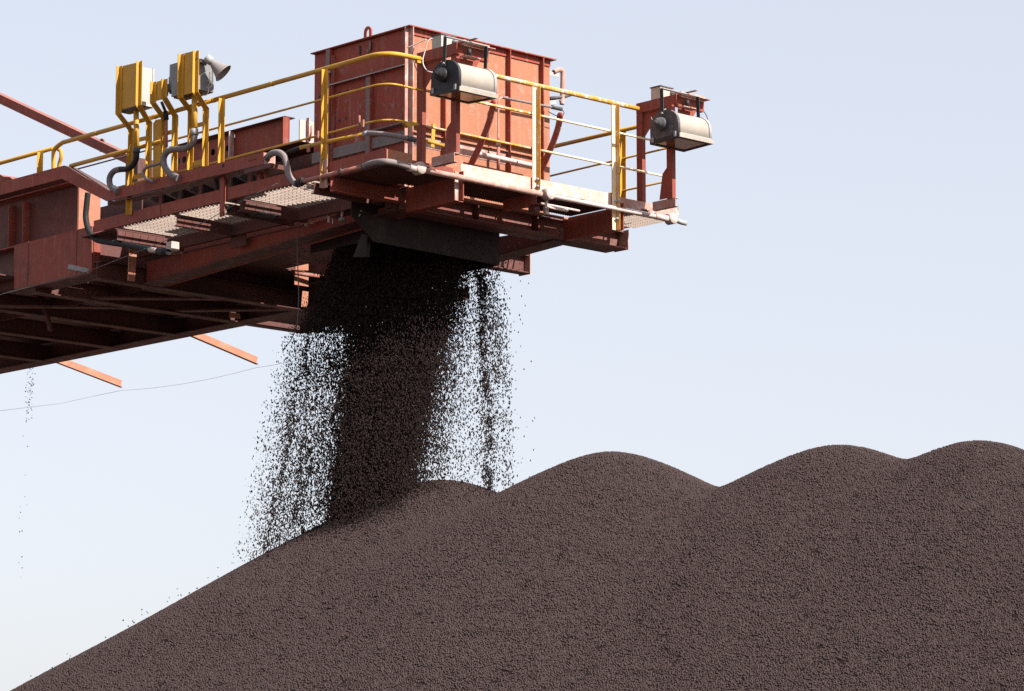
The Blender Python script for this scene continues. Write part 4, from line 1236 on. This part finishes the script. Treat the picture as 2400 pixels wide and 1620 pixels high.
# geometry nodes: small clumps of round pellets laid all over the heap surface
ng = bpy.data.node_groups.new("pellet_cover", 'GeometryNodeTree')
ng.interface.new_socket("Geometry", in_out='INPUT', socket_type='NodeSocketGeometry')
ng.interface.new_socket("Geometry", in_out='OUTPUT', socket_type='NodeSocketGeometry')
N, L = ng.nodes, ng.links
gi, go = N.new("NodeGroupInput"), N.new("NodeGroupOutput")
ico = N.new("GeometryNodeMeshIcoSphere")
ico.inputs["Radius"].default_value = 0.0094
ico.inputs["Subdivisions"].default_value = 2
ss = N.new("GeometryNodeSetShadeSmooth")
L.new(ico.outputs[0], ss.inputs[0])
smat = N.new("GeometryNodeSetMaterial")
smat.inputs["Material"].default_value = M['ore']
L.new(ss.outputs[0], smat.inputs[0])
clumps = N.new("GeometryNodeGeometryToInstance")
for sd in (1, 2, 3, 4):
    circ = N.new("GeometryNodeMeshCircle")
    circ.fill_type = 'NGON'
    circ.inputs["Vertices"].default_value = 20
    circ.inputs["Radius"].default_value = 0.085
    dp = N.new("GeometryNodeDistributePointsOnFaces")
    dp.distribute_method = 'POISSON'
    dp.inputs["Distance Min"].default_value = 0.0158
    dp.inputs["Density Max"].default_value = 30000
    dp.inputs["Seed"].default_value = sd
    L.new(circ.outputs[0], dp.inputs[0])
    sp_ = N.new("GeometryNodeSetPosition")
    rv = N.new("FunctionNodeRandomValue")
    rv.data_type = 'FLOAT_VECTOR'
    rv.inputs[0].default_value = (-0.003, -0.003, -0.008)
    rv.inputs[1].default_value = (0.003, 0.003, 0.008)
    rv.inputs["Seed"].default_value = sd + 20
    L.new(dp.outputs[0], sp_.inputs[0])
    L.new(rv.outputs[0], sp_.inputs["Offset"])
    iop = N.new("GeometryNodeInstanceOnPoints")
    L.new(sp_.outputs[0], iop.inputs["Points"])
    L.new(smat.outputs[0], iop.inputs["Instance"])
    rs = N.new("FunctionNodeRandomValue")
    rs.data_type = 'FLOAT'
    rs.inputs[2].default_value = 0.72
    rs.inputs[3].default_value = 1.18
    rs.inputs["Seed"].default_value = sd + 40
    L.new(rs.outputs[1], iop.inputs["Scale"])
    rl = N.new("GeometryNodeRealizeInstances")
    L.new(iop.outputs[0], rl.inputs[0])
    L.new(rl.outputs[0], clumps.inputs[0])
dps = N.new("GeometryNodeDistributePointsOnFaces")
dps.distribute_method = 'POISSON'
dps.inputs["Distance Min"].default_value = 0.098
dps.inputs["Density Max"].default_value = 400
L.new(gi.outputs[0], dps.inputs[0])
big = N.new("GeometryNodeInstanceOnPoints")
L.new(dps.outputs[0], big.inputs["Points"])
L.new(clumps.outputs[0], big.inputs["Instance"])
big.inputs["Pick Instance"].default_value = True
L.new(dps.outputs["Rotation"], big.inputs["Rotation"])
ri = N.new("FunctionNodeRandomValue")
ri.data_type = 'INT'
ri.inputs[4].default_value = 0
ri.inputs[5].default_value = 3
L.new(ri.outputs[2], big.inputs["Instance Index"])
rot = N.new("GeometryNodeRotateInstances")
rr_n = N.new("FunctionNodeRandomValue")
rr_n.data_type = 'FLOAT_VECTOR'
rr_n.inputs[0].default_value = (-0.01, -0.01, 0)
rr_n.inputs[1].default_value = (0.01, 0.01, 6.283)
L.new(big.outputs[0], rot.inputs[0])
L.new(rr_n.outputs[0], rot.inputs["Rotation"])
jn = N.new("GeometryNodeJoinGeometry")
L.new(gi.outputs[0], jn.inputs[0])
L.new(rot.outputs[0], jn.inputs[0])
L.new(jn.outputs[0], go.inputs[0])
gmod = heap.modifiers.new("pellets", 'NODES')
gmod.node_group = ng

# ================================================================ falling pellets
ICO = None


def ico_verts():
    t = (1 + 5 ** 0.5) / 2
    v = np.array([(-1, t, 0), (1, t, 0), (-1, -t, 0), (1, -t, 0), (0, -1, t), (0, 1, t), (0, -1, -t), (0, 1, -t), (t, 0, -1), (t, 0, 1), (-t, 0, -1), (-t, 0, 1)], float)
    v /= np.linalg.norm(v[0])
    f = np.array([(0, 11, 5), (0, 5, 1), (0, 1, 7), (0, 7, 10), (0, 10, 11), (1, 5, 9), (5, 11, 4), (11, 10, 2), (10, 7, 6), (7, 1, 8), (3, 9, 4), (3, 4, 2), (3, 2, 6), (3, 6, 8), (3, 8, 9), (4, 9, 5), (2, 4, 11), (6, 2, 10), (8, 6, 7), (9, 8, 1)])
    return v, f


def pellets(name, pts, rads, stretch, mat):
    v, f = ico_verts()
    n = len(pts)
    sc = rads[:, None, None] * np.ones((n, 1, 3))
    sc = sc * rg.uniform(0.8, 1.2, (n, 1, 3))
    sc[:, 0, 2] *= stretch
    co = v[None] * sc
    th = rg.normal(0, 0.25, n)
    c, s = np.cos(th)[:, None], np.sin(th)[:, None]
    x, z = co[..., 0].copy(), co[..., 2].copy()
    co[..., 0] = x * c + z * s
    co[..., 2] = -x * s + z * c
    co = (co + pts[:, None, :]).reshape(-1, 3)
    fa = (f[None] + (np.arange(n) * 12)[:, None, None]).reshape(-1, 3)
    me = bpy.data.meshes.new(name)
    me.vertices.add(len(co))
    me.vertices.foreach_set("co", co.ravel())
    me.loops.add(fa.size)
    me.loops.foreach_set("vertex_index", fa.ravel().astype(np.int32))
    me.polygons.add(len(fa))
    me.polygons.foreach_set("loop_start", np.arange(0, fa.size, 3))
    me.polygons.foreach_set("loop_total", np.full(len(fa), 3))
    me.polygons.foreach_set("use_smooth", np.ones(len(fa), bool))
    me.update()
    me.materials.append(M[mat])
    o = bpy.data.objects.new(name, me)
    scene.collection.objects.link(o)
    o["kind"] = "stuff"
    return o


DS = 36.2                  # distance of the falling stream


def col_to_world(px_, py_, Y):
    qx = (px_ - CX) / F
    qy = -(py_ - CY) / F
    dy = math.cos(TH) - qy * math.sin(TH)
    dz = math.sin(TH) + qy * math.cos(TH)
    return np.stack([qx / dy * Y, Y, dz / dy * Y], -1)


def stream(n, y0, y1, lo, hi, dist='u', depth=0.30, ypow=1.0):
    """curtain of pellets between two edges given as [(level, x)] tables"""
    y = y0 + (y1 - y0) * rg.random(n) ** ypow
    a = np.interp(y, [q[0] for q in lo], [q[1] for q in lo])
    b = np.interp(y, [q[0] for q in hi], [q[1] for q in hi])
    if dist == 'u':
        t = rg.random(n) + rg.normal(0, 0.075, n)
    elif dist == 'l':      # thins towards the left edge
        t = rg.random(n) ** 0.55
    elif dist == 'r':
        t = 1 - rg.random(n) ** 0.62
    elif dist == 'g':
        t = rg.normal(0.5, 0.25, n)
    x = a + (b - a) * t
    return col_to_world(x, y, np.interp(y, [600, 1250], [36.75, 35.5]) + rg.normal(0, depth, n))


allp, allr = [], []


def add(p, r0=0.0044, r1=0.0076):
    allp.append(p)
    allr.append(rg.uniform(r0, r1, len(p)))


core_lo = [(560, 850), (620, 840), (770, 826), (1000, 804), (1200, 780)]
core_hi = [(560, 1075), (640, 1070), (770, 1035), (1000, 985), (1200, 935)]
add(stream(105000, 565, 1270, core_lo, core_hi, 'u', 0.30))
add(stream(60000, 565, 1270, [(q, x - 22) for q, x in core_lo], [(q, x + 38) for q, x in core_hi], 'g', 0.34))
# left curtain, thinner at its outer edge, with fine strands
add(stream(9500, 640, 1320, [(640, 748), (770, 720), (900, 682), (1100, 648), (1320, 606)], [(640, 850), (1000, 805), (1200, 785), (1320, 760)], 'u', 0.32))
add(stream(7500, 560, 780, [(560, 800), (640, 765), (780, 705)], [(560, 860), (780, 830)], 'u', 0.32))
add(stream(1100, 760, 1310, [(760, 665), (1000, 600), (1310, 545)], [(760, 730), (1000, 680), (1310, 640)], 'l', 0.4))
for k in range(34):
    x0 = rg.uniform(0, 1)
    ya = rg.uniform(760, 1200)
    yb = ya + rg.uniform(40, 130)
    xa = np.interp(ya, [760, 1300], [715, 600]) + x0 * 110
    dx = -(yb - ya) * rg.uniform(0.05, 0.22)
    add(stream(int(rg.uniform(25, 70)), ya, yb, [(ya, xa), (yb, xa + dx)], [(ya, xa + 12), (yb, xa + dx + 14)], 'g', 0.1))
# right curtain
add(stream(4300, 600, 1150, [(600, 1055), (1000, 985), (1150, 960)], [(600, 1110), (800, 1085), (1150, 1050)], 'r', 0.3))
add(stream(2300, 600, 1160, [(600, 1070), (1160, 1010)], [(600, 1150), (800, 1130), (1160, 1150)], 'u', 0.3))
# thin strand and its scatter at the right
ya = 605 + 565 * rg.random(3400) ** 1.7
cl = 0.5 + 0.5 * np.sin(ya * 0.085 + 1.5 * np.sin(ya * 0.031)) * np.clip((ya - 620) / 250, 0, 1)
ya = ya[rg.random(len(ya)) < 0.30 + 0.70 * cl]
xa = np.interp(ya, [605, 700, 900, 1170], [1114, 1128, 1140, 1150]) + 3.5 * np.sin(ya * 0.021) + 2.0 * np.sin(ya * 0.067 + 1) + rg.normal(0, 1, len(ya)) * np.interp(ya, [605, 1170], [7, 6])
add(col_to_world(xa, ya, np.interp(ya, [600, 1250], [36.75, 35.7]) + rg.normal(0, 0.1, len(ya))))
# fine veil round the curtains
fines = len(allp)
add(stream(5200, 700, 1320, [(700, 700), (1000, 625), (1320, 560)], [(700, 800), (1000, 790), (1320, 745)], 'u', 0.4), 0.0022, 0.0042)
add(stream(2600, 620, 1170, [(620, 1060), (1170, 960)], [(620, 1170), (1170, 1210)], 'u', 0.4), 0.0022, 0.0042)
add(stream(900, 600, 900, [(600, 1110), (700, 1125), (900, 1136)], [(600, 1165), (700, 1180), (900, 1196)], 'g', 0.25))
add(stream(1400, 700, 1175, [(700, 1125), (1175, 1125)], [(700, 1190), (1175, 1205)], 'u', 0.3))
add(stream(70, 640, 1150, [(640, 1130), (1150, 1130)], [(640, 1235), (1150, 1255)], 'u', 0.3))
pts, rr2 = np.concatenate(allp), np.concatenate(allr)
keep = pts[:, 2] > hz_(pts[:, 0], pts[:, 1]) - 0.01
fall = pellets("falling_pellets", pts[keep], rr2[keep], 2.2, 'ore_fall')
# loose pellets hopping down the left flank
lo = []
for k in range(30):
    x = rg.uniform(60, 650)
    ys = np.interp(x, [41, 206, 372, 527, 650, 757], [1620, 1523, 1431, 1348, 1276, 1210])
    lo.append((x, ys - abs(rg.normal(0, 14)) - 2))
lo = np.array(lo)
p = col_to_world(lo[:, 0], lo[:, 1], np.full(len(lo), 35.6))
pellets("bouncing_pellets", p, rg.uniform(0.006, 0.010, len(lo)), 1.0, 'ore_fall')
# fine spill dribbling off the boom at the far left
y = np.concatenate([rg.uniform(860, 990, 46), rg.normal(920, 22, 34), rg.uniform(990, 1380, 14)])
x = 73 - (y - 870) * 0.06 + rg.normal(0, 5, len(y))
pellets("spilled_fines", col_to_world(x, y, np.full(len(y), 36.2)), rg.uniform(0.003, 0.0075, len(y)), 1.3, 'ore_fall')
